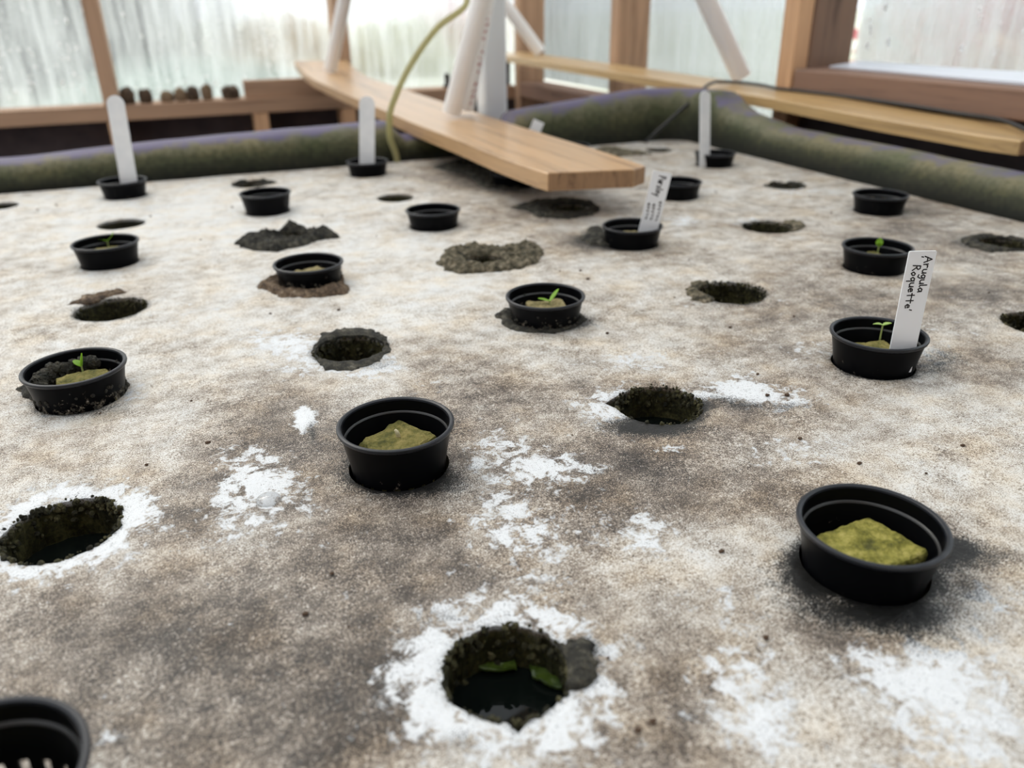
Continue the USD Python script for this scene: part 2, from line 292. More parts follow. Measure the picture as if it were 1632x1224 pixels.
wf = thing("wall_far", "timber framed far wall of the greenhouse", "wall", kind="structure")
for sx in (-.712, -.102, .508):
    obj("stud", box(sx, sx + .038, WY, WY + .089, -.012, 1.3), "stud_wood", wf)
    obj("stud", box(sx, sx + .038, WY, WY + .089, FLOOR, -.05), "stud_wood_pale", wf)
obj("stud", box(.265, .303, WY, WY + .089, FLOOR, -.05), "stud_wood_pale", wf)
obj("rail", box(-2.2, WX, WY - .002, WY + .089, -.05, -.012), "rail_wood", wf)
obj("skirt_board", box(-2.2, WX + .09, WY + .091, WY + .103, FLOOR, -.03), "skirt_dark", wf)
obj("corner_panel", box(.955, WX - .001, WY + .03, WY + .05, -.0119, .075), "dark_panel", wf)

wr = thing("wall_right", "timber framed right wall of the greenhouse", "wall", kind="structure")
# corner post, second stud, heavy post
obj("stud", box(WX, WX + .082, 2.162, 2.20, FLOOR, 1.3), "stud_wood", wr)
obj("stud", box(WX, WX + .082, 1.562, 1.60, FLOOR, 1.3), "stud_wood", wr)
obj("stud", box(WX, WX + .030, .957, .995, FLOOR, 1.3), "stud_wood_pale", wr)
obj("post", box(WX + .0305, WX + .118, .953, .995, FLOOR, 1.3, .003), "dark_stud_wood", wr)
obj("rail", box(WX, WX + .082, 1.6005, 2.1615, -.040, -.001), "side_rail_wood", wr)
obj("rail", box(WX, WX + .082, .9955, 1.5615, -.040, -.001), "side_rail_wood", wr)
obj("rail", box(WX, WX + .118, -1.6, .9525, .066, .104, .003), "side_rail_wood", wr)
obj("skirt_board", box(WX + .083, WX + .095, .996, WY + .09, FLOOR, -.02), "skirt_dark", wr)
obj("skirt_board", box(WX + .03, WX + .042, -1.6, .9525, FLOOR, .0655), "skirt_dark", wr)
sp = [(WX + .045 + .01 * math.sin(y * 9), y) for y in np.linspace(-.9, .93, 30)]
sv = []; 
for (x, y) in sp:
    b = .004 + .004 * max(0, math.sin((y + .1) * 4))
    sv += [(x, y, .1045), (x, y, .1065 + b * .3), (WX + .116, y, .109 + b), (WX + .116, y, .1045)]
sf = []
for i in range(29):
    for k in range(4):
        a, b2 = 4 * i + k, 4 * i + (k + 1) % 4
        sf += [(a, b2, b2 + 4), (a, b2 + 4, a + 4)]
sf += [(0, 2, 1), (0, 3, 2), (116, 117, 118), (116, 118, 119)]
obj("sill_strip", trimesh.Trimesh(sv, sf), "strip_plastic", wr, smooth=30)

wn = thing("added_wall_near", "added unseen board wall behind the camera, darkening the faces turned to it", "wall", kind="structure")  # solid wall added out of view to darken camera-facing surfaces
for i in range(21):
    x0 = -2.2 + i * .155; obj("board", box(x0, x0 + .152, -1.635, -1.615 + .002 * (i % 3), FLOOR, 2.3), "dark_stud_wood", wn)
for i in range(6): obj("stud", box(-2.1 + i * .61, -2.062 + i * .61, -1.611, -1.522, FLOOR, 2.25), "stud_wood", wn)

cl = thing("ceiling", "pitched roof of translucent sheets on timber rafters", "roof", kind="structure")
RX0, RX1, RXM, RZ0, RZ1 = -2.3, 1.30, -.5, 1.55, 2.45
def roof_sheet(xa, za, xb, zb): return trimesh.Trimesh([(xa, -1.7, za), (xb, -1.7, zb), (xb, 2.4, zb), (xa, 2.4, za)], [(0, 1, 2), (0, 2, 3)], process=False)
obj("sheet", roof_sheet(RX0, RZ0, RXM, RZ1), "roof_sheet", cl); obj("sheet", roof_sheet(RXM, RZ1, RX1, RZ0), "roof_sheet", cl)
for i in range(7):
    y = -1.60 + i * .61
    for xa, xb in ((RX0, RXM), (RX1, RXM)):
        q = [(xa, y, RZ0 - .005), (xb, y, RZ1 - .005), (xb, y, RZ1 - .095), (xa, y, RZ0 - .095)]
        obj("rafter", trimesh.Trimesh(*_hull(q + [(a, b + .038, c) for a, b, c in q])), "stud_wood", cl)
wl = thing("wall_left", "timber framed left wall of the greenhouse", "wall", kind="structure")
for i in range(7): obj("stud", box(-2.289, -2.20, -1.60 + i * .61, -1.562 + i * .61, FLOOR, 1.5), "stud_wood", wl)
obj("rail", box(-2.289, -2.2005, -1.5615, -.9905, -.04, -.002), "side_rail_wood", wl)
obj("sheet", trimesh.Trimesh([(-2.295, -1.7, FLOOR), (-2.295, 2.29, FLOOR), (-2.295, 2.29, 1.55), (-2.295, -1.7, 1.55)], [(0, 1, 2), (0, 2, 3)], process=False), "roof_sheet", wl)
for w_, q in ((wf, box(-2.29, WX + .09, WY, WY + .089, 1.3, 1.48)), (wr, box(WX, WX + .089, -1.6, WY - .001, 1.3, 1.48))): obj("top_plate", q, "rail_wood", w_)

def window(k, axis, a0, a1, w, z0, z1=1.3, beads=0):
    """Twin-wall sheet: two skins and the flutes between them, 6 mm apart. axis 'x': runs along x at y = w."""
    t = thing(f"window_{k}", "translucent fluted twin-wall polycarbonate glazing", "window", kind="structure")
    def q(p, r, zz0, zz1, o0, o1):
        return box(p, r, w + o0, w + o1, zz0, zz1, 1e-5) if axis == "x" else box(w + o0, w + o1, p, r, zz0, zz1, 1e-5)
    def sheet(o):
        V = [(a, w + o, z) if axis == "x" else (w + o, a, z) for a, z in ((a0, z0), (a1, z0), (a1, z1), (a0, z1))]
        return trimesh.Trimesh(V, [(0, 1, 2), (0, 2, 3)], process=False)
    obj("skin", sheet(0), "polycarbonate", t); obj("skin", sheet(.006), "polycarbonate", t)
    n = int((a1 - a0) / .006)
    obj("flutes", cat_([q(a0 + (i + .5) * .006, a0 + (i + .5) * .006 + .0006, z0, z1, .0003, .0057) for i in range(n)]), "flute", t, kind="stuff")
    if beads:
        bb = []; r2 = np.random.default_rng(k)
        cols = r2.uniform(a0 + .01, a1 - .01, 60)
        for _ in range(beads):
            a = r2.choice(cols) + r2.normal(0, .006); z = z0 + .03 + abs(r2.normal(0, .16)) ; r = r2.uniform(.0012, .0034)
            s = trimesh.creation.icosphere(1, r); s.vertices *= (1, 1, r2.uniform(1, 2.4)) if True else 1
            c = (a, w - .0004, z) if axis == "x" else (w - .0004, a, z)
            s.apply_translation(c); bb.append(s)
        obj("droplets", cat_(bb), "water_bead", t, smooth=True, kind="stuff")
window(1, "x", -2.2, -.712 + .019, WY + .095, -.02)
window(2, "x", -.712 + .02, -.102 + .019, WY + .095, -.02, beads=150)
window(3, "x", -.102 + .02, .508 + .019, WY + .095, -.02, beads=60)
window(4, "x", .508 + .02, WX + .088, WY + .095, -.02)
window(5, "y", 1.581, WY + .094, WX + .096, .002)
window(6, "y", .998, 1.580, WX + .096, .002)
window(7, "y", -1.6, .952, WX + .122, .104, beads=420)

# ------------------------------------------------------------------ growing bed with pond liner, water
bed = thing("growing_bed", "raised deep-water growing bed lined with violet film, green algae on its inner walls", "planting bed")
def bed_path():
    P = [(x, .994, 0, 1) for x in np.arange(-1.2, .79, .012)]
    cx, cy, r = .79, .934, .06
    P += [(cx + r * math.sin(a), cy + r * math.cos(a), math.sin(a), math.cos(a)) for a in np.linspace(.05, math.pi / 2 - .05, 10)]
    P += [(.85, y, 1, 0) for y in np.arange(.934, -.8, -.012)]
    return np.array(P)
def sm(a, b, x): t = np.clip((x - a) / (b - a), 0, 1); return t * t * (3 - 2 * t)
def lip_h(x, y):
    if y > .93: 
        h = np.interp(x, [-1.2, -.15, .2, .55, .71, .80], [.028, .036, .050, .053, .069, .078])
        dip = sm(.36, .385, x) * (1 - sm(.548, .565, x))
        return h * (1 - dip) + .029 * dip
    return np.interp(y, [.5, .78, .88, .93], [.037, .040, .052, .072])
PTH = bed_path()
prof = [(0, -.16, 0), (.0, -.03, 0), (.002, .0, .02), (.004, .3, .3), (.007, .6, .6), (.012, .84, .84), (.022, .96, .96), (.040, 1, 1.05), (.062, .97, 1.1), (.078, .86, 1.1), (.088, .6, 1.1), (.092, .0, 1.1), (.092, FLOOR, 1.1)]
V, A = [], []
for i, (x, y, nx, ny) in enumerate(PTH):
    h = float(lip_h(x, y)); wob = .004 * (meshkit.fbm(np.array([[x * 9, y * 9, 0]]), 3, 3)[0] - .5)
    for (o, z, a) in prof:
        zz = z if (z < 0) else z * h
        oo = o + (wob * 2 if 0 < a < 1.05 else 0)
        if nx > .99: oo *= .93
        V.append((x + nx * oo, y + ny * oo, zz + (wob if a > .2 and z > 0 else 0))); A.append((min(a, 1.0) if z >= 0 else (0 if o < .05 else 1.0)) - (.12 if nx > .9 else 0))
K = len(prof); Fb = []
for i in range(len(PTH) - 1):
    for k in range(K - 1):
        a, b = i * K + k, (i + 1) * K + k
        Fb += [(a, b + 1, b), (a, a + 1, b + 1)]
obj("liner", trimesh.Trimesh(V, Fb, process=False), "pond_liner", bed, smooth=True, prim_vars={"height_share": A})
obj("bed_bottom", box(-1.2, .8495, -.8, .9935, -.2, -.16), "dark_panel", bed)
obj("water", box(-1.2, .8495, -.8, .9935, -.159, -.021, 1e-4), "water", label="dark still water under the foam raft, seen through its planting holes", cat="water", kind="stuff")

# ------------------------------------------------------------------ foam raft with planting holes
S = .1524
holes = {  # name: (x, y, radius, roughness of the edge)
    "a": (.0007, .1519, .0245, .05), "b": (.1512, .0010, .0222, .06), "c": (.3029, .1529, .0240, .03), "d": (.1581, .3043, .0236, .09), "e": (.0051, .4579, .0262, .05),
    "f": (.4560, .2981, .0262, .08), "g": (.3076, .4575, .0185, .06), "h": (.1613, .6133, .0200, .12), "i": (.0002, .7503, .0240, .02), "j": (.3010, .7504, .0218, .02),
    "k": (.4650, .6085, .0235, .05), "l": (.6100, .4510, .0255, .06), "m": (.7630, .3097, .0220, .05), "n": (.6095, .1560, .0240, .03), "o": (.7553, .6073, .0215, .05),
    "p": (.1490, .9115, .0215, .04), "q": (-.1400, .9113, .0215, .04), "r": (.7599, .9093, .0200, .04), "s": (.4572, .9144, .0230, .04), "t": (.6096, .7620, .0230, .04),
    "u": (-.1524, .0, .0235, .04), "v": (-.1524, .3048, .0235, .04), "w": (-.1524, .6096, .0235, .04), "x": (.4572, .0, .0235, .04), "y": (-.3048, .1524, .0235, .04), "z": (-.3048, .4572, .0235, .04), "aa": (.7620, .0, .0235, .04), "bb": (-.3048, .7620, .0235, .04)}
pots = {"P0": (.0021, -.0121, .0310), "P1": (.3042, -.0016, .0195), "P2": (.1513, .1475, .0228), "P3": (-.0028, .2988, .0185), "P4": (.4547, .1497, .0200), "P5": (.2989, .3024, .0180), "P6": (.1560, .4585, .0175), "P7": (-.0028, .5952, .0190),
        "P8": (.3046, .6018, .0165), "P9": (.4562, .4559, .0168), "P10": (.6038, .3036, .0180), "P11": (.7577, .4575, .0180), "P12": (.6042, .6121, .0175), "P13": (.1521, .7436, .0210), "P14": (-.0013, .9066, .0190), "P15": (.3039, .9124, .0175), "P16": (.7604, .7627, .0165),
        "P17": (.4572, .7610, .0150), "P18": (.6110, .9144, .0165)}
def wobble_ring(x, y, r, rough, seed, n=150):
    th = np.linspace(0, 2 * math.pi, n, endpoint=False); c, s = np.cos(th), np.sin(th)
    f = 1 + rough * 2 * (meshkit.fbm(np.stack([c * 3.2, s * 3.2, 0 * c + seed], 1), 4, seed) - .5) + min(.03, rough) * 1.6 * (meshkit.fbm(np.stack([c * 14, s * 14, 0 * c + seed], 1), 3, seed) - .5)
    return np.stack([x + r * f * c, y + r * f * s], 1)
def px_poly(pts): return np.array([onz(*q)[:2] for q in pts])
extra_cut = [px_poly(q) for q in ([(800, 1140), (826, 1166), (850, 1138), (830, 1120)], [(964, 641), (985, 628), (985, 650)], [(640, 314), (600, 316), (640, 318)])]
rings = {k: wobble_ring(x, y, r, ro, i) for i, (k, (x, y, r, ro)) in enumerate(holes.items())}
cuts = [Polygon(r) for r in rings.values()] + [Polygon(wobble_ring(x, y, .0247 + .2 * max(0, .0195 - h), .006, 90 + i)) for i, (x, y, h) in enumerate(pots.values())] + [Polygon(q).buffer(0) for q in extra_cut[:2]]
outline = shapely.box(-.5, -.36, .846, .986).buffer(-.004).buffer(.004, quad_segs=3)
shape = outline.difference(shapely.union_all(cuts))
cs = m3.CrossSection([np.array(shape.exterior.coords)[:-1]] + [np.array(i.coords)[:-1] for i in shape.interiors], m3.FillRule.EvenOdd)
raft_m = from_man(cs.extrude(.044).refine_to_length(.0045).translate((0, 0, -.044)))
RV = raft_m.vertices
hole_union = shapely.union_all(cuts)
dist_h = shapely.distance(shapely.points(RV[:, :2]), hole_union.boundary)
top = RV[:, 2] > -.0005
n_lo = meshkit.fbm(np.c_[RV[:, :2] * 14, 0 * RV[:, 0]], 3, 11); n_hi = meshkit.fbm(np.c_[RV[:, :2] * 180, RV[:, 2] * 180], 3, 12)
RV[top, 2] += (.0012 * (n_lo - .5) - .0010 * np.exp(-dist_h / .003) + .0005 * (n_hi - .5))[top]
side = (~top) & (RV[:, 2] > -.043) & (dist_h < .004)
RV[side, :2] += (.0014 * np.stack([meshkit.fbm(RV[side] * 150, 3, 13) - .5, meshkit.fbm(RV[side] * 150, 3, 14) - .5], 1))
raft_m.vertices = RV
# stain masks: (u, v, half width, half height) measured in the photograph, laid out on the board
def ell(items, P):
    out = np.zeros(len(P))
    for (u, v, du, dv, s) in items:
        c = onz(u, v)[:2]
        ex = (onz(u + du, v)[:2] - onz(u - du, v)[:2]) / 2; ey = (onz(u, v + dv)[:2] - onz(u, v - min(dv, v - 215))[:2]) / 2
        q = np.linalg.solve(np.stack([ex, ey], 1), (P - c).T)
        out += s * np.exp(-1.1 * (q ** 2).sum(0) ** 1.5)
    return out
XY = RV[:, :2]
stain_items = [
    (150, 1080, 330, 190, .21), (450, 1050, 420, 220, .05), (520, 950, 330, 120, .25), (420, 1180, 200, 110, .12), (560, 720, 250, 110, .26), (420, 640, 120, 60, .10), (750, 620, 130, 60, .16), (760, 860, 120, 90, .10),
    (1030, 760, 220, 90, .34), (960, 640, 160, 50, .14), (1180, 640, 160, 40, .22), (1290, 480, 170, 60, .18), (1190, 540, 110, 40, .10), (1560, 470, 90, 40, .22), (1560, 580, 90, 40, .12), (1240, 800, 70, 60, .12),
    (960, 1000, 140, 70, .12), (1080, 1120, 60, 70, .2), (1050, 1210, 140, 40, .14), (600, 1100, 110, 100, .22), (1380, 1000, 140, 70, .2), (1500, 900, 90, 50, .12), (800, 345, 130, 30, .14), (760, 275, 90, 26, .28), (930, 390, 90, 22, .25), (1480, 380, 130, 34, .20), (1100, 390, 130, 30, .06), (1470, 330, 90, 18, .2),
    (260, 830, 70, 40, .2), (320, 780, 70, 60, .16),
    (250, 400, 520, 150, -.10), (900, 420, 400, 110, -.06), (170, 560, 260, 80, -.05), (180, 330, 260, 60, -.14), (520, 330, 240, 60, -.08), (640, 470, 160, 50, -.1), (1150, 840, 130, 50, -.16), (1050, 900, 110, 40, -.10), (1300, 740, 250, 40, -.05), (1540, 720, 160, 90, -.10), (1550, 1100, 170, 130, -.12), (1200, 300, 110, 30, -.10), (700, 400, 260, 30, -.05)]
stain = .35 + 1.3 * ell(stain_items, XY)
peel_glare_items = [(100, 838, 175, 80, .25), (225, 800, 50, 30, .12), (790, 1075, 200, 130, .22), (400, 745, 75, 50, .30), (430, 800, 100, 60, .28), (360, 830, 50, 50, .16), (805, 735, 75, 70, .34), (905, 748, 65, 30, .36), (800, 830, 90, 40, .28), (860, 880, 90, 50, .24), (1030, 850, 70, 45, .36), (1180, 615, 40, 26, .42), (1240, 635, 75, 24, .40), (1065, 716, 30, 10, .34),
              (1010, 575, 100, 22, .28), (1260, 720, 90, 30, .24), (1180, 1080, 80, 90, .36), (1230, 1170, 70, 60, .3), (1430, 1060, 120, 60, .34), (1530, 1150, 140, 130, .36), (1580, 960, 70, 60, .28), (510, 570, 90, 34, .36), (440, 540, 70, 20, .32), (610, 575, 40, 24, .2), (600, 590, 60, 16, .22), (1300, 560, 90, 26, .22), (1480, 570, 50, 26, .3), (1510, 530, 60, 20, .14),
              (970, 650, 70, 40, .34), (1115, 630, 40, 24, .28), (486, 668, 20, 22, .8), (700, 610, 60, 14, .14), (120, 440, 150, 40, .12), (80, 630, 60, 30, .25), (210, 620, 30, 26, .30), (300, 500, 130, 30, .16), (260, 350, 180, 40, .14), (1090, 352, 34, 10, .36), (1036, 372, 22, 12, .32), (1190, 352, 30, 10, .3), (1160, 480, 100, 20, .18), (1270, 305, 60, 8, .28), (1030, 235, 90, 14, .24), (1050, 440, 60, 14, .12),  # small white patch by the grimy left pot paints window glare
              (1150, 960, 90, 40, .22), (940, 1190, 70, 30, .14), (930, 820, 40, 40, .14), (60, 960, 60, 20, .1), (100, 1180, 90, 30, .12), (170, 1150, 30, 60, .2), (820, 490, 14, 14, .4), (1560, 480, 60, 14, .16), (540, 390, 40, 10, .2)]
peel_glare = 1.45 * ell(peel_glare_items, XY)
black_stain_shade_items = [(1400, 930, 175, 66, .34), (1480, 1010, 80, 40, .14), (1570, 885, 70, 26, .18), (1290, 900, 50, 50, .30), (1500, 870, 60, 24, .36), (1390, 985, 110, 24, .22), (1040, 680, 80, 18, .50), (1110, 655, 30, 16, .28), (1150, 640, 60, 12, .22), (1240, 648, 70, 8, .2), (650, 765, 105, 30, .44), (545, 720, 40, 30, .14), (1400, 592, 80, 16, .26), (1500, 575, 40, 24, .22), (930, 1050, 34, 46, .30), (740, 1180, 40, 20, .16),
               (600, 1010, 60, 24, .10), (1030, 760, 120, 40, .10), (680, 930, 80, 16, .12), (700, 985, 60, 14, .14), (760, 270, 60, 20, .34), (820, 300, 60, 10, .3), (860, 330, 50, 12, .26), (945, 385, 50, 16, .30), (960, 372, 34, 16, .2), (1010, 392, 50, 8, .24), (870, 520, 66, 12, .24), (930, 510, 24, 10, .24), (1560, 385, 60, 14, .26), (1470, 340, 50, 8, .14), (130, 650, 80, 16, .24), (60, 625, 30, 14, .2), (690, 365, 50, 5, .16),  # patches at the plank end and right of the middle pot paint shadow
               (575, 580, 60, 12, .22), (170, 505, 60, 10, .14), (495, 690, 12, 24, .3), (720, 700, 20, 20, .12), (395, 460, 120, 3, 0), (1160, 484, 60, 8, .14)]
black = 2.3 * ell(black_stain_shade_items, XY)
ring_a = np.zeros(len(XY))
for k, (x, y, r, ro) in holes.items():
    d = np.hypot(XY[:, 0] - x, XY[:, 1] - y) - r
    if k in "ab": peel_glare += .43 * np.exp(-(np.maximum(d - (.002 if k == "a" else .003), 0) / (.013 if k == "a" else .018)) ** 2)
    elif k in "defghlmpr": black += .25 * np.exp(-(np.maximum(d, 0) / .006) ** 2)
    elif k == "c": peel_glare += .22 * np.exp(-(np.maximum(d, 0) / .010) ** 2) * (XY[:, 1] > y - .012)
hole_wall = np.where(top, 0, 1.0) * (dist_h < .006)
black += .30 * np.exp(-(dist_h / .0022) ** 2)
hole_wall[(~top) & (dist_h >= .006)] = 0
raft = thing("foam_raft", "white foam raft stained brown and black, drilled with a square grid of planting holes", "hydroponic raft")
obj("foam_board", raft_m, "stained_foam", raft, smooth=40 if False else False, prim_vars={"stain": np.clip(stain, 0, 1.2), "peel_glare": np.where(top, peel_glare, 0), "black_stain_shade": np.where(top, black, 0), "hole_wall": hole_wall})

def crust(poly_px, h, mat_name, seed, step=.0022, ragged=.007):
    """A raised, crumbly mat of dried algae on the board; its outline is measured on the photograph."""
    P = Polygon(px_poly(poly_px)).buffer(0)
    b = np.array(P.segmentize(.002).exterior.coords)[:-1]
    b = b + ragged * (np.stack([meshkit.fbm(np.c_[b * 220, 0 * b[:, 0]], 3, seed), meshkit.fbm(np.c_[b * 220, 0 * b[:, 0] + 9], 3, seed)], 1) - .5)
    P = Polygon(b).buffer(0).difference(hole_union.buffer(-.0012))
    for q in getattr(P, "geoms", [P]):
        if q.area < 2e-5: continue
        c = m3.CrossSection([np.array(q.exterior.coords)[:-1]] + [np.array(i.coords)[:-1] for i in q.interiors], m3.FillRule.EvenOdd)
        t = from_man(c.extrude(1).refine_to_length(.9)) if False else from_man(c.extrude(.001).refine_to_length(step))
        v = t.vertices; up = v[:, 2] > .0005
        d = shapely.distance(shapely.points(v[:, :2]), q.boundary)
        nn = meshkit.fbm(np.c_[v[:, :2] * 230, 0 * v[:, 0]], 4, seed + 1)
        v[:, 2] = np.where(up, .0004 + h * np.sqrt(np.clip(d / .006, 0, 1)) * (.25 + 1.3 * nn), -.0015)
        t.vertices = v
        obj("algae_crust", t, mat_name, raft, smooth=False)
crust([(698, 420), (712, 400), (760, 393), (800, 398), (842, 388), (868, 402), (855, 420), (835, 428), (790, 434), (735, 437), (712, 432)], .006, "dry_algae", 1)
crust([(372, 390), (398, 380), (425, 374), (445, 372), (455, 360), (470, 360), (500, 370), (530, 372), (545, 380), (512, 383), (485, 392), (440, 402), (405, 400)], .007, "dark_algae", 2)
crust([(406, 458), (425, 447), (445, 442), (440, 420), (540, 420), (548, 452), (560, 462), (545, 470), (490, 476), (445, 474), (430, 464)], .005, "brown_algae", 3)
crust([(498, 555), (505, 575), (520, 590), (560, 592), (600, 578), (622, 560), (612, 535), (590, 524), (550, 522), (515, 532)], .0018, "dark_algae", 4, .003)
crust([(815, 332), (850, 321), (900, 317), (945, 323), (957, 334), (945, 343), (905, 349), (860, 346), (838, 336)], .0035, "dark_algae", 5)
crust([(790, 505), (800, 495), (820, 490), (925, 500), (938, 508), (920, 520), (880, 532), (830, 530), (805, 520)], .003, "dark_algae", 6)
crust([(25, 622), (45, 612), (60, 610), (195, 600), (205, 612), (160, 640), (125, 655), (80, 648), (45, 636)], .004, "dark_algae", 7)
crust([(103, 487), (130, 474), (190, 462), (205, 466), (170, 474), (150, 482)], .003, "brown_algae", 8)
crust([(1094, 468), (1102, 452), (1128, 450), (1146, 458), (1150, 472), (1128, 482), (1102, 478)], .004, "dry_algae", 9)
crust([(1250, 352), (1278, 354), (1285, 362), (1262, 370), (1245, 366)], .003, "dry_algae", 10)
crust([(880, 1024), (900, 1030), (906, 1020), (918, 1024), (926, 1016), (940, 1024), (948, 1030), (942, 1040), (948, 1050), (958, 1058), (950, 1068), (952, 1080), (938, 1092), (920, 1098), (900, 1096), (884, 1070)], .0035, "dark_algae", 11, .0013, .0025)
crust([(1530, 382), (1560, 374), (1632, 380), (1640, 398), (1580, 402), (1545, 394)], .003, "dark_algae", 12)
crust([(922, 380), (940, 366), (958, 362), (968, 376), (972, 392), (940, 390)], .004, "dark_algae", 13)
crust([(690, 268), (730, 256), (790, 256), (830, 300), (770, 300), (745, 280)], .004, "dark_algae", 14)
crust([(366, 296), (380, 289), (420, 287), (440, 292), (410, 299)], .004, "dark_algae", 15)
crust([(940, 246), (950, 238), (980, 236), (1000, 240), (1040, 246), (985, 250)], .004, "dry_algae", 16)
crust([(1215, 296), (1232, 289), (1280, 291), (1284, 298), (1250, 302)], .002, "dark_algae", 17)

# crumbly moss lining the mouth of every hole in view
rm = np.random.default_rng(77)
shapes_ = [blob(1.0, 200 + k, .5, 2.2, 1) for k in range(8)]
for k, (x, y, r, ro) in holes.items():
    if k in ("u", "v", "w", "y", "z", "aa", "bb", "x", "i", "j", "p", "q", "r", "t"): continue
    near = y < .35; n_ = 260 if near else 120; parts = []; ring = rings[k]
    for _ in range(n_):
        i = int(rm.integers(len(ring))); p = ring[i]; d = (p - np.array([x, y])) / r
        z = -abs(rm.normal(0, .0075)) + .0006; a_ = .0011 * rm.uniform(.45, 1.5)
        if z > -.001: a_ *= .55
        if not near: z -= .0012
        q = shapes_[int(rm.integers(8))].copy(); q.vertices = q.vertices * a_ * np.array([1, 1, rm.uniform(.7, 1.6)]) + np.array([p[0] - d[0] * a_ * .2, p[1] - d[1] * a_ * .2, z]); parts.append(q)
    obj("moss", cat_(parts), "hole_moss", raft, kind="stuff", label="dark crumbly moss lining a planting hole")

# bits floating in the nearest hole
for k, (poly, mt) in enumerate([([(765, 1064), (790, 1054), (818, 1052), (822, 1064), (790, 1068)], "weed_green"), ([(845, 1058), (868, 1062), (893, 1082), (895, 1094), (872, 1088), (850, 1076)], "weed_green")]):
    q = np.array([onz(u, v, -.0185)[:2] for u, v in poly]); Pq = Polygon(q).buffer(.0004)
    t = from_man(m3.CrossSection([np.array(Pq.exterior.coords)[:-1]], m3.FillRule.EvenOdd).extrude(.0012).refine_to_length(.0012))
    t.vertices[:, 2] += -.0212 + .0028 * meshkit.fbm(np.c_[t.vertices[:, :2] * 300, 0 * t.vertices[:, 0]], 3, k)
    obj("water_weed", t, mt, smooth=True, label=["yellow-green weed scrap floating at the back of the nearest hole", "dark green weed scrap floating on the right of the nearest hole"][k], cat="water weed")

# ------------------------------------------------------------------ net pots
RIM = .0195
def pot_meshes(slot_top=-.0045):
    outer = [(0, -.034), (.0200, -.034), (.0206, -.030), (.0236, .0), (.0260, .0125), (.0268, .0165), (.0272, .0183), (.0258, .0183), (.0255, .0128), (.0245, .0118), (.0224, .0), (.0194, -.0325), (0, -.0325)]
    body = to_man(lathe(outer, 96))
    for k in range(22):
        th = 2 * math.pi * (k + .5) / 22
        b = trimesh.creation.box([.012, .0028, .024]); b.apply_translation([.0225, 0, slot_top - .012]); b.apply_transform(trimesh.transformations.rotation_matrix(th, [0, 0, 1]))
        body = body - to_man(b)
    for k in range(6):
        b = trimesh.creation.box([.03, .0025, .01]); b.apply_translation([0, (k - 2.5) * .005, -.034]); body = body - to_man(b)
    rim = lathe([(.0258, .0172), (.0273, .0170), (.0280, .0174), (.0284, .0183), (.0283, .0192), (.0277, .0196), (.0269, .0196), (.0262, .0191), (.0258, .0172)], 96)
    ledge = lathe([(.0245, .0119), (.0256, .0121), (.0256, .0128), (.0252, .0129), (.0247, .0125), (.0245, .0119)], 96)
    return from_man(body), rim, ledge
PB, PR, PL = pot_meshes()
def build_pot(label, mt, m4, group, grimy, cup=None):
    t = thing("net_pot", label, "net pot", m4, group)
    obj("cup", PB if cup is None else cup, mt, t, smooth=35); obj("rim", PR, "rim_plastic", t, smooth=40); obj("ledge", PL, "ledge_plastic", t, smooth=40)
    if grimy:
        r3 = np.random.default_rng(4); bits = []
        for _ in range(80):
            th = r3.uniform(0, 2 * math.pi); z = abs(r3.normal(0, .006)) - .001
            if z > .014: continue
            r = .0236 + z * .176
            s = blob(r3.uniform(.0004, .0013), int(r3.integers(99)), .5, 2, 1); s.apply_translation([r * math.cos(th), r * math.sin(th), z]); bits.append(s)
        obj("dirt_crust", cat_(bits), "dark_algae", t, kind="stuff", label="crumbs of dried algae stuck round the foot")
    return t
def pm(k, rz=0, tx=0, ty=0):
    x, y, h = pots[k]; return place(x, y, h - RIM, rz, tx, ty)
LBL = {
    "P1": "black net pot in the right foreground holding a bare mossy yellow-green plug",
    "P0": "black net pot cut off by the bottom left corner, slots lit white inside",
    "P2": "black net pot left of centre holding a plug with one tiny cream sprout",
    "P4": "black net pot with the white tag handwritten with arugula",
    "P7": "black net pot at left holding a two-leaved seedling, just before a clean round hole",
    "P8": "empty-looking black net pot in front of the overhanging plank, left of its end",
    "P9": "black net pot with the small tag crowded with handwriting, near the plank's end",
    "P10": "black net pot directly behind the arugula pot with a single curled green sprout",
    "P11": "black net pot at far right close to the algae-green side wall",
    "P12": "black net pot half hidden behind the handwritten parsley tag",
    "P13": "black net pot at upper left standing in front of a half hidden hole, no tag",
    "P14": "black net pot at far left with a tall leaning white stick",
    "P15": "black net pot by the far edge with an upright white stick, left of the plank",
    "P16": "black net pot near the far right corner with a narrow white stick",
    "P17": "black net pot in the shadow underneath the overhanging plank",
    "P18": "black net pot mostly hidden behind the overhanging plank, beside a tilted blank tag",
    "P3": "grimy black net pot at left front, dried algae caked on its side and inside",
    "P5": "grimy black net pot in the middle holding a bright two-leaved seedling",
    "P6": "grimy black net pot left of the middle, sitting in a brown crust of algae"}
GRP = "net pots set in the foam raft"
tilts = {"P1": (0, 0), "P4": (0, 0), "P5": (0, 0)}
clean = build_pot(LBL["P1"], "black_plastic", pm("P1", .2), GRP, False)
build_pot(LBL["P0"], "black_plastic", pm("P0", .05), GRP, False, pot_meshes(.0005)[0])
for i, k in enumerate(["P2", "P4", "P7", "P8", "P9", "P10", "P11", "P12", "P13", "P14", "P15", "P16", "P17", "P18"]):
    copy_of(clean, LBL[k], pm(k, .11 * i, *tilts.get(k, (0, 0))))
grimy = build_pot(LBL["P3"], "grimy_black_plastic", pm("P3", .7), GRP, True)
for i, k in enumerate(["P5", "P6"]): copy_of(grimy, LBL[k], pm(k, 1.9 + i))
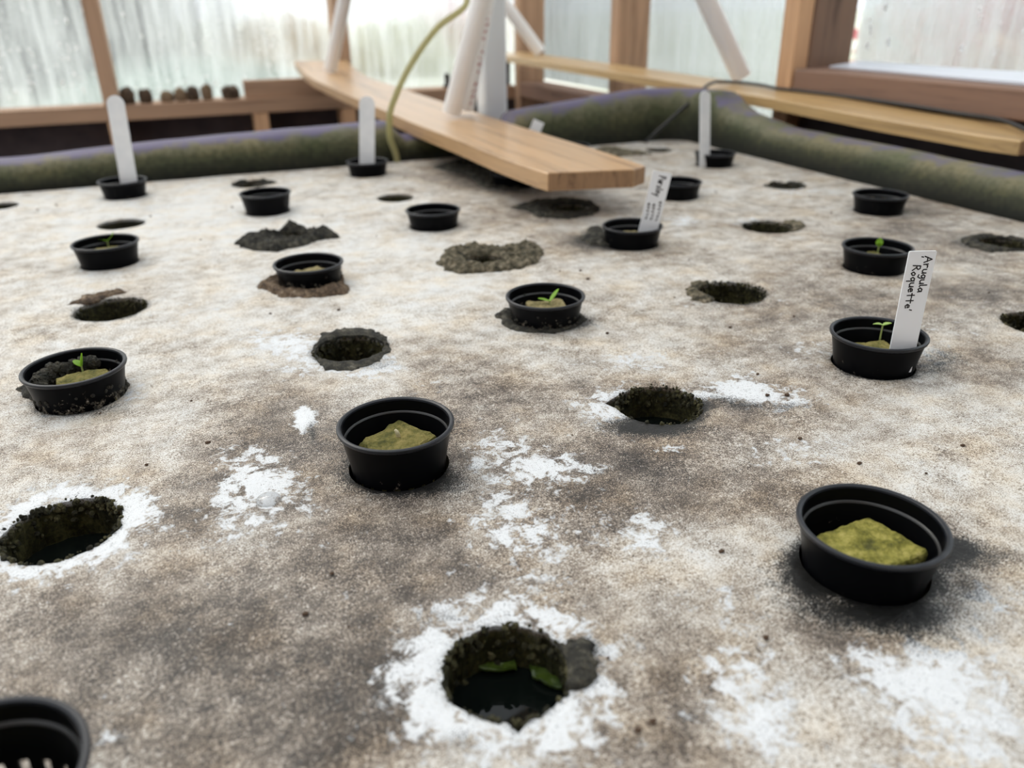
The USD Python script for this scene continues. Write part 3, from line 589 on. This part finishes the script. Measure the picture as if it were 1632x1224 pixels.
# thick dried algae inside the grimy left pot
inner = []
for k in range(46):
    th = 1.2 + 2.0 * (k / 46) + rng.normal(0, .05); s = blob(rng.uniform(.0022, .0042), k, .5, 2.5, 2); s.apply_translation([pots["P3"][0] + .0205 * math.cos(th), pots["P3"][1] + .0205 * math.sin(th), .004 + rng.uniform(0, .0095)]); inner.append(s)
obj("algae_clump", cat_(inner), "dark_algae", label="ridge of dried black algae along the back inside the grimy left pot", cat="algae")

# ------------------------------------------------------------------ rockwool plugs
def plug(k, cx, cy, top_z, sx, sy, rz, mt, label, seed, tilt=0.0):
    t = trimesh.creation.box([sx, sy, .034]); t = from_man(to_man(t).refine_to_length(.0017))
    v = t.vertices; t.vertices = v / np.maximum(1, np.linalg.norm(v / np.array([sx / 2, sy / 2, .017]), ord=16, axis=1))[:, None]
    v = t.vertices; n = meshkit.fbm(v * 260 + seed, 4, seed) - .5; n2 = meshkit.fbm(v * 70 + seed, 2, seed + 5) - .5
    upn = np.clip((v[:, 2] - .010) / .006, 0, 1)
    v[:, 2] += upn * (.0032 * n + .0018 * n2); v[:, :2] *= (1 + .10 * n)[:, None]
    t.vertices = v
    return obj("rockwool_plug", t, mt, smooth=False, label=label, cat="rockwool plug"), t, place(cx, cy, top_z - .017, rz, tilt, 0)
def add_plug(*a, **k):
    p, t, m = plug(*a, **k)
    UsdGeom.Xformable(p).AddTransformOp().Set(m)
add_plug("P1", .3040, -.0025, .0100, .034, .029, .10, "mossy_rockwool", "mossy yellow-green rockwool plug without a seedling, in the right foreground pot", 1)
add_plug("P2", .1520, .1500, .0125, .030, .028, .55, "olive_rockwool", "olive rockwool plug with one cream sprout, in the pot left of centre", 2)
add_plug("P3", .0010, .2950, .0105, .029, .026, .15, "olive_rockwool", "olive rockwool plug in the grimy left pot", 3)
add_plug("P4", .4550, .1505, .0090, .026, .026, -.3, "olive_rockwool", "olive rockwool plug in the pot with the arugula tag", 4)
add_plug("P5", .3000, .3010, .0105, .028, .027, -.2, "tan_rockwool", "tan rockwool plug in the middle pot with the bright seedling", 5)
add_plug("P6", .1575, .4600, .0090, .025, .025, .3, "tan_rockwool", "tan rockwool plug low in the pot on the brown algae crust", 6)
add_plug("P7", -.0020, .5960, .0105, .027, .027, .4, "olive_rockwool", "rockwool plug in the left pot before the clean round hole", 7)
add_plug("P10", .6040, .3040, .0085, .026, .026, .2, "olive_rockwool", "rockwool plug in the pot behind the arugula pot", 8)
add_plug("P11", .7580, .4580, .0105, .024, .024, .5, "tan_rockwool", "tan rockwool plug in the far right pot by the side wall", 9)
add_plug("P9", .4560, .4575, .0075, .025, .025, .1, "tan_rockwool", "tan rockwool plug in the pot with the parsley tag", 10)
add_plug("P0", -.0065, -.0110, .0150, .026, .026, .3, "mossy_rockwool", "mossy rockwool plug in the pot cut by the bottom left corner", 11)

# ------------------------------------------------------------------ seedlings
def leaf(L, W, fold=.25, curl=.3):
    n, m_ = 10, 6; V = []
    for i in range(n + 1):
        s = i / n; w = W * (math.sin(math.pi * min(.97, s * .9 + .06)) ** .8) * (1 - .1 * s)
        for j in range(m_ + 1):
            c = (j / m_ - .5) * 2; V.append((s * L, c * w / 2, fold * abs(c) * w / 2 + curl * L * s * s))
    F_ = [(i * (m_ + 1) + j, (i + 1) * (m_ + 1) + j, (i + 1) * (m_ + 1) + j + 1, i * (m_ + 1) + j + 1) for i in range(n) for j in range(m_)]
    Fq = np.array(F_); Tn = np.vstack([Fq[:, [0, 1, 2]], Fq[:, [0, 2, 3]]]); V = np.array(V)
    k = len(V); V2 = V - np.array([0, 0, .0003]); return trimesh.Trimesh(np.vstack([V, V2]), np.vstack([Tn, Tn[:, ::-1] + k]), process=False)
def seedling(x, y, z, stem_h, leaves, label, mt="cotyledon_green", lean=(0, 0)):
    t = thing("seedling", label, "seedling", place(x, y, z))
    tip = np.array([lean[0], lean[1], stem_h])
    obj("stem", tube([(0, 0, -.002), (lean[0] * .3, lean[1] * .3, stem_h * .5), tip], [.0006, .0005, .0005], 8, resample=8), "stem_green", t, smooth=True)
    for (L, W, az, el, cu) in leaves:
        q = leaf(L, W, .25, cu); T = trimesh.transformations
        q.apply_transform(T.translation_matrix(tip) @ T.rotation_matrix(az, [0, 0, 1]) @ T.rotation_matrix(-el, [0, 1, 0])); obj("cotyledon", q, mt, t, smooth=True)
AZR = math.atan2(RIGHT[1], RIGHT[0])     # picture-right on the ground
seedling(*onz(1403, 538, .009)[:2], .009, .0085, [(.0052, .0032, AZR + math.pi - .3, .45, -.45), (.0060, .0034, AZR + .2, .35, -.2)], "slender two-leaved seedling beside the arugula tag", "pale_cotyledon")
seedling(*onz(876, 484, .0105)[:2], .0105, .0022, [(.0085, .0045, AZR + math.pi, .15, .1), (.0105, .0052, AZR + .35, .75, .12)], "bright two-leaved seedling in the middle pot")
_b = onz(131, 588, .0105); seedling(_b[0], _b[1], .0105, .0018, [(.0085, .0068, AZR + .3, 1.15, .2), (.0060, .0052, AZR + math.pi - .3, .75, -.2)], "small round-leaved seedling in the grimy left pot")
_b = onz(172, 389, .0105); seedling(_b[0], _b[1], .0105, .0030, [(.0098, .0052, AZR + .5, .55, .3), (.0095, .0040, AZR + math.pi + .2, .35, -.1)], "two-leaved seedling in the left pot before the clean hole")
_b = onz(1399, 402, .0085); seedling(_b[0], _b[1], .0085, .0050, [(.0068, .0062, AZR + 1.3, 1.0, .35), (.0050, .0046, AZR - 1.9, 1.2, -.2)], "single curled sprout in the pot behind the arugula pot")
_b = onz(635, 693, .0135)
t = thing("seedling", "tiny cream sprout just breaking out of the plug left of centre", "seedling", place(_b[0], _b[1], .0128))
obj("stem", tube([(0, 0, -.001), (-.0004, 0, .0015), (-.0010, .0004, .0030), (-.0014, .0006, .0036)], [.0010, .0011, .0011, .0006], 8, resample=8), "sprout_cream", t, smooth=True)

# ------------------------------------------------------------------ plant tags and handwriting
GL = {  # one-stroke letters in a 1 x 1 cell (x along, y up), descenders below 0
 "A": [[(0, 0), (.35, 1), (.7, 0)], [(.12, .4), (.6, .42)]], "r": [[(.05, .6), (.1, 0)], [(.08, .35), (.25, .58), (.45, .55)]], "u": [[(.05, .55), (.06, .15), (.25, 0), (.45, .12), (.48, .55), (.5, 0)]],
 "g": [[(.45, .5), (.2, .58), (.05, .3), (.2, .05), (.42, .2), (.47, .55), (.45, -.1), (.3, -.4), (.05, -.3)]], "l": [[(.05, 1), (.08, .1), (.25, .02)]], "a": [[(.45, .5), (.2, .56), (.03, .28), (.18, .02), (.4, .18), (.46, .52), (.5, .02)]],
 "R": [[(.05, 0), (.1, 1), (.4, .98), (.5, .75), (.35, .55), (.1, .5)], [(.25, .52), (.6, 0)]], "o": [[(.25, .55), (.05, .3), (.2, .02), (.42, .2), (.42, .45), (.25, .55)]], "q": [[(.42, .5), (.18, .56), (.03, .3), (.18, .05), (.4, .2), (.45, .55), (.44, -.45)]],
 "e": [[(.05, .3), (.42, .33), (.36, .54), (.15, .54), (.03, .28), (.2, .02), (.45, .1)]], "t": [[(.22, .95), (.24, 0)], [(0, .6), (.5, .62)]], "h": [[(.05, 1), (.08, 0)], [(.08, .35), (.28, .55), (.42, .4), (.44, 0)]], "'": [[(.1, 1.05), (.05, .8)]],
 "P": [[(.08, 0), (.1, 1), (.45, .95), (.52, .7), (.35, .5), (.1, .48)]], "s": [[(.4, .5), (.15, .56), (.08, .38), (.35, .22), (.3, .03), (.03, .06)]], "y": [[(.05, .55), (.2, .1), (.28, .1)], [(.48, .55), (.3, .1), (.1, -.42)]], "~": None}
def scribble(n, r4):
    out = []; x = 0
    for _ in range(n):
        pts = [(x + q * .12 + r4.uniform(0, .04), r4.uniform(.0, .62) if q % 2 else r4.uniform(.3, .6)) for q in range(4)]; out.append(pts); x += .55
    return out, x
def strokes_of(text, seed=0):
    out, x, r4 = [], 0.0, np.random.default_rng(seed)
    if text.startswith("~"): return scribble(int(text[1:]), r4)
    for ch in text:
        if ch == " ": x += .45; continue
        dy = r4.uniform(-.05, .05)
        for s in GL[ch]: out.append([(x + a, b + dy) for a, b in s])
        x += {"'": .3, "l": .36, "A": .85, "R": .72, "P": .68}.get(ch, .62)
    return out, x
def ribbon(pts, w):
    pts = np.array(pts, float); d = np.gradient(pts, axis=0); d /= np.maximum(np.linalg.norm(d, axis=1, keepdims=True), 1e-9); n = np.stack([-d[:, 1], d[:, 0]], 1) * w / 2
    return Polygon(np.vstack([pts + n, (pts - n)[::-1]])).buffer(0) if False else shapely.LineString(pts).buffer(w / 2, quad_segs=3)
def lettering(lines, thick):
    """lines: (text, x0, y0, height, pen). Plane coordinates of the tag: x across, y up; writing runs down the tag."""
    geo = []
    for (txt, x0, y0, h, ln, pen) in lines:
        st, w = strokes_of(txt, len(txt)); k = ln / w
        for s in st: geo.append(ribbon([(x0 + b * h, y0 - a * k) for a, b in s], pen))
    u = shapely.union_all(geo)
    ms = [trimesh.creation.extrude_polygon(g, .0001, engine="earcut") for g in getattr(u, "geoms", [u])]
    t = cat_(ms); t.apply_translation([0, 0, thick / 2 + .00002]); return t
def tag_frame(bottom, top, width_dir=None):
    """Frame at the tag's foot, y up the tag, z towards the viewer's side."""
    b, t = np.array(bottom, float), np.array(top, float); y = (t - b); L = np.linalg.norm(y); y /= L
    z = -np.array([FWD[0], FWD[1], 0]); z /= np.linalg.norm(z)
    if width_dir: z = np.array(trimesh.transformations.rotation_matrix(width_dir, [0, 0, 1])[:3, :3] @ z)
    x = np.cross(y, z); x /= np.linalg.norm(x); z = np.cross(x, y)
    return Gf.Matrix4d(*map(float, (*x, 0, *y, 0, *z, 0, *b, 1))), L
def tag(name, label, cat, b, t, w, below, round_top, mt, lines=None, thick=.0008, turn=0.0, group=None, parent_lines="handwriting"):
    m4, L = tag_frame(b, t, turn)
    th = thing(name, label, cat, m4, group)
    pl = shapely.box(-w / 2, -below, w / 2, L)
    if round_top: pl = shapely.box(-w / 2, -below, w / 2, L - w / 2).union(Point(0, L - w / 2).buffer(w / 2, quad_segs=16))
    else: pl = pl.buffer(-.0008).buffer(.0008, quad_segs=4)
    e = trimesh.creation.extrude_polygon(pl, thick, engine="earcut"); e.apply_translation([0, 0, -thick / 2])
    obj("blade", e, mt, th, smooth=30)
    if lines: obj(parent_lines, lettering(lines, thick), "ink", th, label="black pen handwriting")
    return th
_L = .05657
tag("plant_tag", "white plastic plant tag handwritten arugula roquette", "plant tag", (.4531, .1289, .0200), (.4529, .1290, .0766), .0155, .018, False, "tag_white",
    [("Arugula", .0016, _L - .0030, .0042, .0215, .00068), ("'", -.0034, _L - .0030, .0040, .0012, .00065), ("Roquette'", -.0042, _L - .0080, .0043, .0280, .00068)])
_L = .0511
tag("plant_tag", "small white plant tag crowded with pen writing, in front of the half hidden pot", "plant tag", (.4661, .4428, .0165), (.4749, .4394, .0668), .0175, .016, False, "tag_white",
    [("Parsley", -.0020, _L - .0035, .0062, .019, .0009), ("~6", .0035, _L - .026, .0050, .019, .0007), ("~5", -.0018, _L - .029, .0050, .016, .0007), ("~5", -.0066, _L - .029, .0050, .016, .0007)])
tag("plant_stick", "tall leaning white round-topped stick in the far left pot", "plant label stick", (.0069, .8945, .0200), (.0113, .8928, .1172), .0195, .020, True, "stick_white", thick=.0018, turn=.15)
tag("plant_stick", "upright white round-topped stick in the pot left of the plank", "plant label stick", (.3028, .9075, .0175), (.3100, .9047, .1008), .0205, .020, True, "stick_white", thick=.0018)
tag("plant_stick", "narrow white round-topped stick near the far right corner", "plant label stick", (.7359, .7522, .0163), (.7298, .7546, .0989), .0160, .016, True, "stick_white", thick=.0018, turn=.4)
_b, _t = onz(838, 236, .022), None
def vplane(B, u, v):
    n = np.array([FWD[0], FWD[1], 0]); d = ray(u, v); return CAM + d * (n @ (B - CAM)) / (n @ d)
_B = np.array([.5960, .9020, .0150]); _B2 = vplane(_B, 848, 219); _T = vplane(_B, 859, 193)
tag("plant_tag", "tilted blank white tag showing behind the plank", "plant tag", _B2 - (_T - _B2) * 1.1, _T, .0165, .004, False, "tag_white")

# ------------------------------------------------------------------ planks
def plank(name, label, tops, thick, mt, ends=None):
    """tops: stations of (left point, right point) along the plank's upper face."""
    V = []
    for (l, r) in tops:
        l, r = np.array(l, float), np.array(r, float); c = (r - l) / np.linalg.norm(r - l) * .0012; dz = np.array([0, 0, .0012]); D = np.array([0, 0, thick])
        V += [l + c, r - c, r - dz, r - D, l - D, l - dz]
    n = 6; Fp = []
    for i in range(len(tops) - 1):
        for k in range(n):
            a, b = i * n + k, i * n + (k + 1) % n; Fp += [(a, b + n, b), (a, a + n, b + n)]
    e = (len(tops) - 1) * n
    for k in range(1, n - 1): Fp += [(0, k, k + 1), (e, e + k + 1, e + k)]
    t = trimesh.Trimesh(V, Fp, process=False); trimesh.repair.fix_normals(t)
    th = thing(name, label, "plank"); obj("board", t, mt, th, smooth=25); return th
def end_grain(parent, a, b, thick, out):
    """Darker sawn end face between two top corners."""
    a, b, o = np.array(a, float), np.array(b, float), np.array(out, float); D = np.array([0, 0, thick - .0008]); e = np.array([0, 0, .0012])
    P = [a - e, b - e, a - D, b - D]; P += [q + o * .0007 for q in P]
    return obj("end_grain", trimesh.Trimesh(*_hull(P), process=False), "end_wood", parent, label="darker end grain")
def lz(y): return float(np.interp(y, [.55, 1.0, 1.5, 1.9, 2.02, 2.12, 2.18], [.0505, .0490, .0495, .0510, .0570, .0680, .0780]))
st = []
_A, _Bp, _Cp = onz(870, 276, .0495), onz(1010, 270, .0495), onz(1028, 263, .0500)
st.append(((_A[0] + .002, _A[1], .0495), (_Bp[0], _Bp[1], .0495)))
st.append(((_A[0] - .0015, _A[1] + .018, .0497), (_Cp[0], _Cp[1], .0495)))
for y in (.64, .69): st.append(((.411 - (y - .6) * .05, y, .0500), (.529, y, .0497)))
for y in (.8, 1.0, 1.2, 1.4, 1.6, 1.8, 1.9, 1.96, 2.02, 2.07, 2.12, 2.16, 2.185):
    x0 = np.interp(y, [.7, 1.0, 1.5, 2.2], [.406, .396, .392, .388]); st.append(((x0, y, lz(y) + .0015), (.530, y, lz(y) - .0012)))
lp = plank("plank", "long cedar plank overhanging the raft, white pipes standing on it", st, .0185, "cedar")
end_grain(lp, (_A[0] + .003, _A[1], .0495), (_Bp[0] - .001, _Bp[1], .0495), .0185, (-.2, -1, 0)); end_grain(lp, (_Bp[0] + .001, _Bp[1] + .001, .0495), (_Cp[0] - .001, _Cp[1] - .001, .0495), .0185, (.7, -.7, 0))
ys = [.5035, .6636, .8713, 1.1581, 1.4884, 2.06, 2.14]; zs = [.0590, .0610, .0670, .0722, .0765, .0810, .0815]
st2 = [((.953, .4600, .0585), (1.0330, .4300, .0600)), ((.9455, .5035, .0590), (1.0335, .5035, .0610))] + [((.9450, y, z), (1.0338, y, z + .003)) for y, z in zip(ys[1:], zs[1:])]
gp = plank("plank", "golden cedar plank along the side wall with a black cable on it", st2, .0160, "golden_cedar")

end_grain(gp, (.9545, .4590, .0585), (1.0315, .4305, .0600), .0160, (-.35, -.93, 0))
# ------------------------------------------------------------------ white pipes of the frame, post, hose, cable
def pipe(base, top, r, label, marks=False, ext=4.0):
    b, t = np.array(base, float), np.array(top, float); t = b + (t - b) * ext
    th = thing("white_pipe", label, "plastic pipe")
    d = (t - b) / np.linalg.norm(t - b); a = np.cross(d, [0, 0, 1]); a /= np.linalg.norm(a); c = np.cross(a, d); ri = r - .003
    n = 40; an = np.linspace(0, 2 * math.pi, n, endpoint=False); ring = np.cos(an)[:, None] * a + np.sin(an)[:, None] * c
    V = np.vstack([b + r * ring, t + r * ring, b + ri * ring, t + ri * ring]); Fp = []
    for k in range(n):
        q = (k + 1) % n
        Fp += [(k, q, n + q), (k, n + q, n + k), (2 * n + k, 3 * n + q, 2 * n + q), (2 * n + k, 3 * n + k, 3 * n + q), (k, 2 * n + q, q), (k, 2 * n + k, 2 * n + q), (n + k, n + q, 3 * n + q), (n + k, 3 * n + q, 3 * n + k)]
    tm = trimesh.Trimesh(V, Fp, process=False); trimesh.repair.fix_normals(tm); obj("tube", tm, "pvc", th, smooth=40)
    if marks:      # faded red print up the pipe, no longer legible
        ms = []; v = CAM - b; v -= d * (v @ d); v /= np.linalg.norm(v); s = np.cross(v, d)
        s = s if s @ RIGHT > 0 else -s; r5 = np.random.default_rng(3)
        for i in range(15):
            if i in (4, 9): continue
            y0 = .010 + i * .0095
            for q in range(3):
                a0 = .40 + r5.uniform(0, .35); w_, h_ = r5.uniform(.05, .25), r5.uniform(.0012, .005); yy = y0 + r5.uniform(0, .004)
                pts = [b + d * (yy + hh) + r * 1.012 * (math.cos(aa) * v + math.sin(aa) * s) for hh in (0, h_) for aa in (a0, a0 + w_)]
                ms.append(trimesh.Trimesh(pts, [(0, 1, 3), (0, 3, 2)], process=False))
        obj("printing", cat_(ms), "red_ink", th, label="faded red printing")
    return th
pz = lz(1.05)
pipe((.4705, 1.0501, pz + .008), (.5066, 1.0, .2129), .0145, "white pipe standing mid-way on the long plank, front one of the pair")
pipe((.5000, 1.0720, pz + .008), (.5330, 1.056, .2131), .0140, "white pipe with faded red printing, behind the front pipe of the pair", True)
_b = onz(522, 114, .0640); pipe((.455, 2.02, lz(2.02) + .009), vplane(np.array([.46, 1.95, .06]), 549, 0), .0165, "white pipe at the far left end of the long plank")
_b = np.array([.985, 1.98, .0905]); _b2 = vplane(_b, 861, 78); pipe((_b2[0], _b2[1], .0895), vplane(_b, 800, 0), .0165, "thin looking white pipe at the far end of the side wall plank")
_b = np.array([.998, 1.085, .0835]); _b2 = vplane(_b, 1182, 128); pipe((_b2[0], _b2[1], .0830), vplane(_b, 1126, 0), .0170, "white pipe leaning left on the side wall plank, cable at its foot")
pw = thing("white_post", "square white plastic post standing on the bed edge behind the pair of pipes", "post")
obj("post_body", box(.5445, .5860, 1.112, 1.150, -.02, 1.2, .004) if False else box(.5465, .5885, 1.112, 1.150, .0285, 1.2, .004), "post_plastic", pw)
hp = [(.3640, .9885, -.020), (.3625, .985, .0073), (.3545, .985, .0380), (.3560, .982, .0640), (.3685, .985, .0925), (.3920, 1.000, .1242), (.4470, 1.03, .1766), (.5020, 1.05, .2139), (.5080, 1.13, .31)]
hose = obj("hose", tube(hp, .0046, 14, resample=60), "hose_clear", smooth=True, label="yellowish translucent hose curving up past the edge of the long plank", cat="hose")
zc = lambda y: float(np.interp(y, ys, zs)) + .0036
cp = [onz(1660, 222, .063), onz(1632, 206, .066), (*onz(1590, 190, .070)[:2], .070), (1.024, .60, .0685), (1.025, .66, .0700), (1.0255, .74, .0715), (1.022, .82, .0730), (1.014, .90, .0740), (1.000, .945, .0752), (1.006, .99, .0765), (1.000, 1.04, .0775), (.985, 1.062, .0780), (.974, 1.06, .0785), (.958, 1.055, .0800), (.940, 1.040, .0800), (.9015, 1.008, .0760), (.8780, .984, .0700), (.8480, .972, .0560), (.8120, .968, .0330), (.7820, .972, .0080), (.7700, .9880, -.0100), (.768, .9895, -.022)]
obj("cable", tube(cp, .0027, 10, resample=140), "cable_rubber", smooth=True, label="black cable lying along the side wall plank and dropping into the bed", cat="cable")

# ------------------------------------------------------------------ things on the far rail
RZ = -.012
items = [(-.0432, .0185, .040, "peat", "dark round peat pellet on the far rail, nearest the leaning stick"), (-.0005, .0170, .037, "peat", "dark peat pellet on the far rail, second from the leaning stick"), (.0520, .0180, .026, "pale_peat", "low brown peat pellet on the far rail, left of the touching pair"),
         (.0860, .0160, .034, "pale_peat", "brown peat pellet on the far rail, left one of the touching pair"), (.1175, .0165, .036, "peat", "brown peat pellet on the far rail, right one of the touching pair"), (.1530, .0150, .038, "pale_peat", "tan upright peat pellet on the far rail, just right of the touching pair"), (.2140, .0240, .034, "peat", "wide dark peat pellet on the far rail beside the wood block")]
for i, (x, r, h, mt, lab) in enumerate(items):
    t = lathe([(0, 0), (r * .8, 0), (r * .95, h * .12), (r * 1.03, h * .4), (r * .98, h * .65), (r * .82, h * .86), (r * .5, h * .98), (r * .2, h), (r * .14, h * .93), (0, h * .93)], 28)
    v = t.vertices; t.vertices = v * (1 + .22 * (meshkit.fbm(v * 110 + i * 3, 3, i)[:, None] - .5) * 2) ; v = t.vertices
    t.vertices[:, 2] = np.maximum(v[:, 2], 0); t.apply_translation([x, WY + .030, RZ + .0002])
    obj("peat_pellet", t, mt, smooth=30, label=lab, cat="peat pellet", group=None)
obj("wood_block", box(.2500, .5060, WY + .012, WY + .050, RZ + .0003, RZ + .045, .002), "rail_wood", label="short brown wood block lying on the far rail beside the last peat pellet", cat="wood block")
obj("rail_clip", cat_([box(.826, .838, WY + .02, WY + .04, RZ + .0002, RZ + .040), box(.822, .842, WY + .015, WY + .045, RZ + .0001, RZ + .008)]), "dark_panel", label="small dark upright clip on the far rail left of the pair of pipes", cat="clip")

# ------------------------------------------------------------------ crumbs and a droplet on the raft
cr = []; r6 = np.random.default_rng(21)
spots = [(514, 345), (600, 377), (645, 282), (660, 312), (1075, 475), (925, 432), (968, 532), (940, 512), (305, 640), (60, 335), (1325, 340), (1098, 415), (1265, 505), (1040, 235), (240, 345), (320, 383), (1275, 700), (540, 495), (1150, 880), (160, 660), (600, 305)]
for (u, v) in spots + [(r6.uniform(20, 1600), 300 + 900 * r6.uniform() ** 2) for _ in range(48)]:
    p = onz(u, v)
    if not outline.contains(Point(p[:2])) or hole_union.distance(Point(p[:2])) < .004: continue
    s = blob(r6.uniform(.0004, .0012), int(r6.integers(99)), .5, 2, 1, (1.4, 1, .7)); s.apply_translation([p[0], p[1], .0006]); cr.append(s)
obj("soil_crumbs", cat_(cr), "crumb", label="brown crumbs scattered over the stained foam raft", cat="crumbs", kind="stuff")
_b = onz(428, 797); t = trimesh.creation.icosphere(3, 1); t.vertices *= (.0056, .0056, .0024); t.apply_translation([_b[0], _b[1], .0003])
obj("water_droplet", t, "droplet_clear", smooth=True, label="flat clear water droplet on the raft, left of the plug with the cream sprout", cat="droplet")

# ------------------------------------------------------------------ outdoors, behind the glazing
GZ = FLOOR - .06
def bare_tree(x, y, h, r, seed, label):
    r7 = np.random.default_rng(seed); th = thing("bare_tree", label, "tree", place(x, y, GZ - .05), group="bare trees in the row beyond the glazing")
    pts = [(r7.normal(0, .1) * k / 4, r7.normal(0, .1) * k / 4, h * k / 6) for k in range(7)]
    obj("trunk", tube(pts, np.linspace(r, r * .25, 7), 8), "bark_grey", th, smooth=True); br = []
    for _ in range(26):
        k = r7.uniform(.15, .95); i = min(int(k * 6), 5); b = np.array(pts[i]) * (1 - (k * 6 - i)) + np.array(pts[i + 1]) * (k * 6 - i); a = r7.uniform(0, 6.28); L = h * .16 * (1.1 - k) + .3
        e = b + np.array([math.cos(a) * L * .28, math.sin(a) * L * .28, L]); br.append(tube([b, (b + e) / 2 + r7.normal(0, .05, 3), e], [r * .4 * (1.1 - k), r * .25 * (1.1 - k), .008], 5))
    obj("branches", cat_(br), "bark_grey", th, kind="stuff")
r8 = np.random.default_rng(5)
def at(u, d):       # a spot outdoors in the direction of picture column u, d metres away
    v = ray(u, 20); v = np.array([v[0], v[1]]); v /= np.linalg.norm(v); return CAM[:2] + v * d
for i, u in enumerate([-60, -35, -8, 12, 34, 52, 74, 98, 112, 134, 166, 186, 206, 228, 256, 300, 352]):
    p = at(u + r8.uniform(-6, 6), (12, 18, 15, 22)[i % 4] + r8.uniform(-.5, .5)); bare_tree(p[0], p[1], r8.uniform(6, 9), r8.uniform(.15, .26), 40 + i, "grey bare tree in the row beyond the far glazing at left")
def shrub(name, u, d, w, h, mt, label, seed, n=2200, dep=None):
    r9 = np.random.default_rng(seed); p = at(u, d); th = thing(name, label, "shrub", place(p[0], p[1], GZ))
    dd = r9.normal(0, 1, (n, 3)); dd /= np.linalg.norm(dd, axis=1, keepdims=True); dd[:, 2] = np.abs(dd[:, 2]); rad = r9.uniform(.55, 1.0, n)[:, None]
    c = dd * rad * np.array([w / 2, (dep or w) / 2, h]); c *= 1 + .3 * (meshkit.fbm(dd * 3 + seed, 3, seed)[:, None] - .5) * 2
    s = .035 * w ** .5 * 1.6; a, b = r9.normal(0, s, (n, 3)), r9.normal(0, s, (n, 3)); V = np.stack([c - a, c - b, c + a, c + b], 1).reshape(-1, 3); V[:, 2] = np.maximum(V[:, 2], 0)
    k = np.arange(n)[:, None] * 4; Fs = np.vstack([k + [0, 1, 2], k + [0, 2, 3]])
    obj("foliage", trimesh.Trimesh(V, Fs, process=False), mt, th, kind="stuff")
    obj("stems", cat_([tube([(0, 0, 0), (x * .3, y * .3, h * .4), (x * .55, y * .55, h * .8)], [.03, .02, .01], 6) for x, y in [(w / 2 * math.cos(q), w / 2 * math.sin(q)) for q in np.linspace(0, 5.6, 7)]]), "bark_grey", th, kind="stuff")
shrub("shrub", 440, 12, 1.7, .95, "tan_leaf", "tan dry shrub beyond the middle of the far glazing", 1)
shrub("shrub", 628, 15, 1.8, .85, "hedge_leaf", "yellow-green shrub beyond the far glazing by the hose", 2)
shrub("shrub", 705, 20, 1.5, 1.3, "red_leaf", "dull red shrub beyond the far glazing above the hose", 3)
shrub("shrub", 290, 9, 2.6, .50, "grey_green_leaf", "low grey-green shrub beyond the left bay of the far glazing", 4)
shrub("shrub", 1545, 5.8, 1.3, 1.3, "red_leaf", "red-leaved shrub close outside the right hand glazing", 5)
shrub("shrub", 1640, 3.6, 1.0, .80, "tan_leaf", "tan shrub close outside the right hand glazing, below the red one", 6)
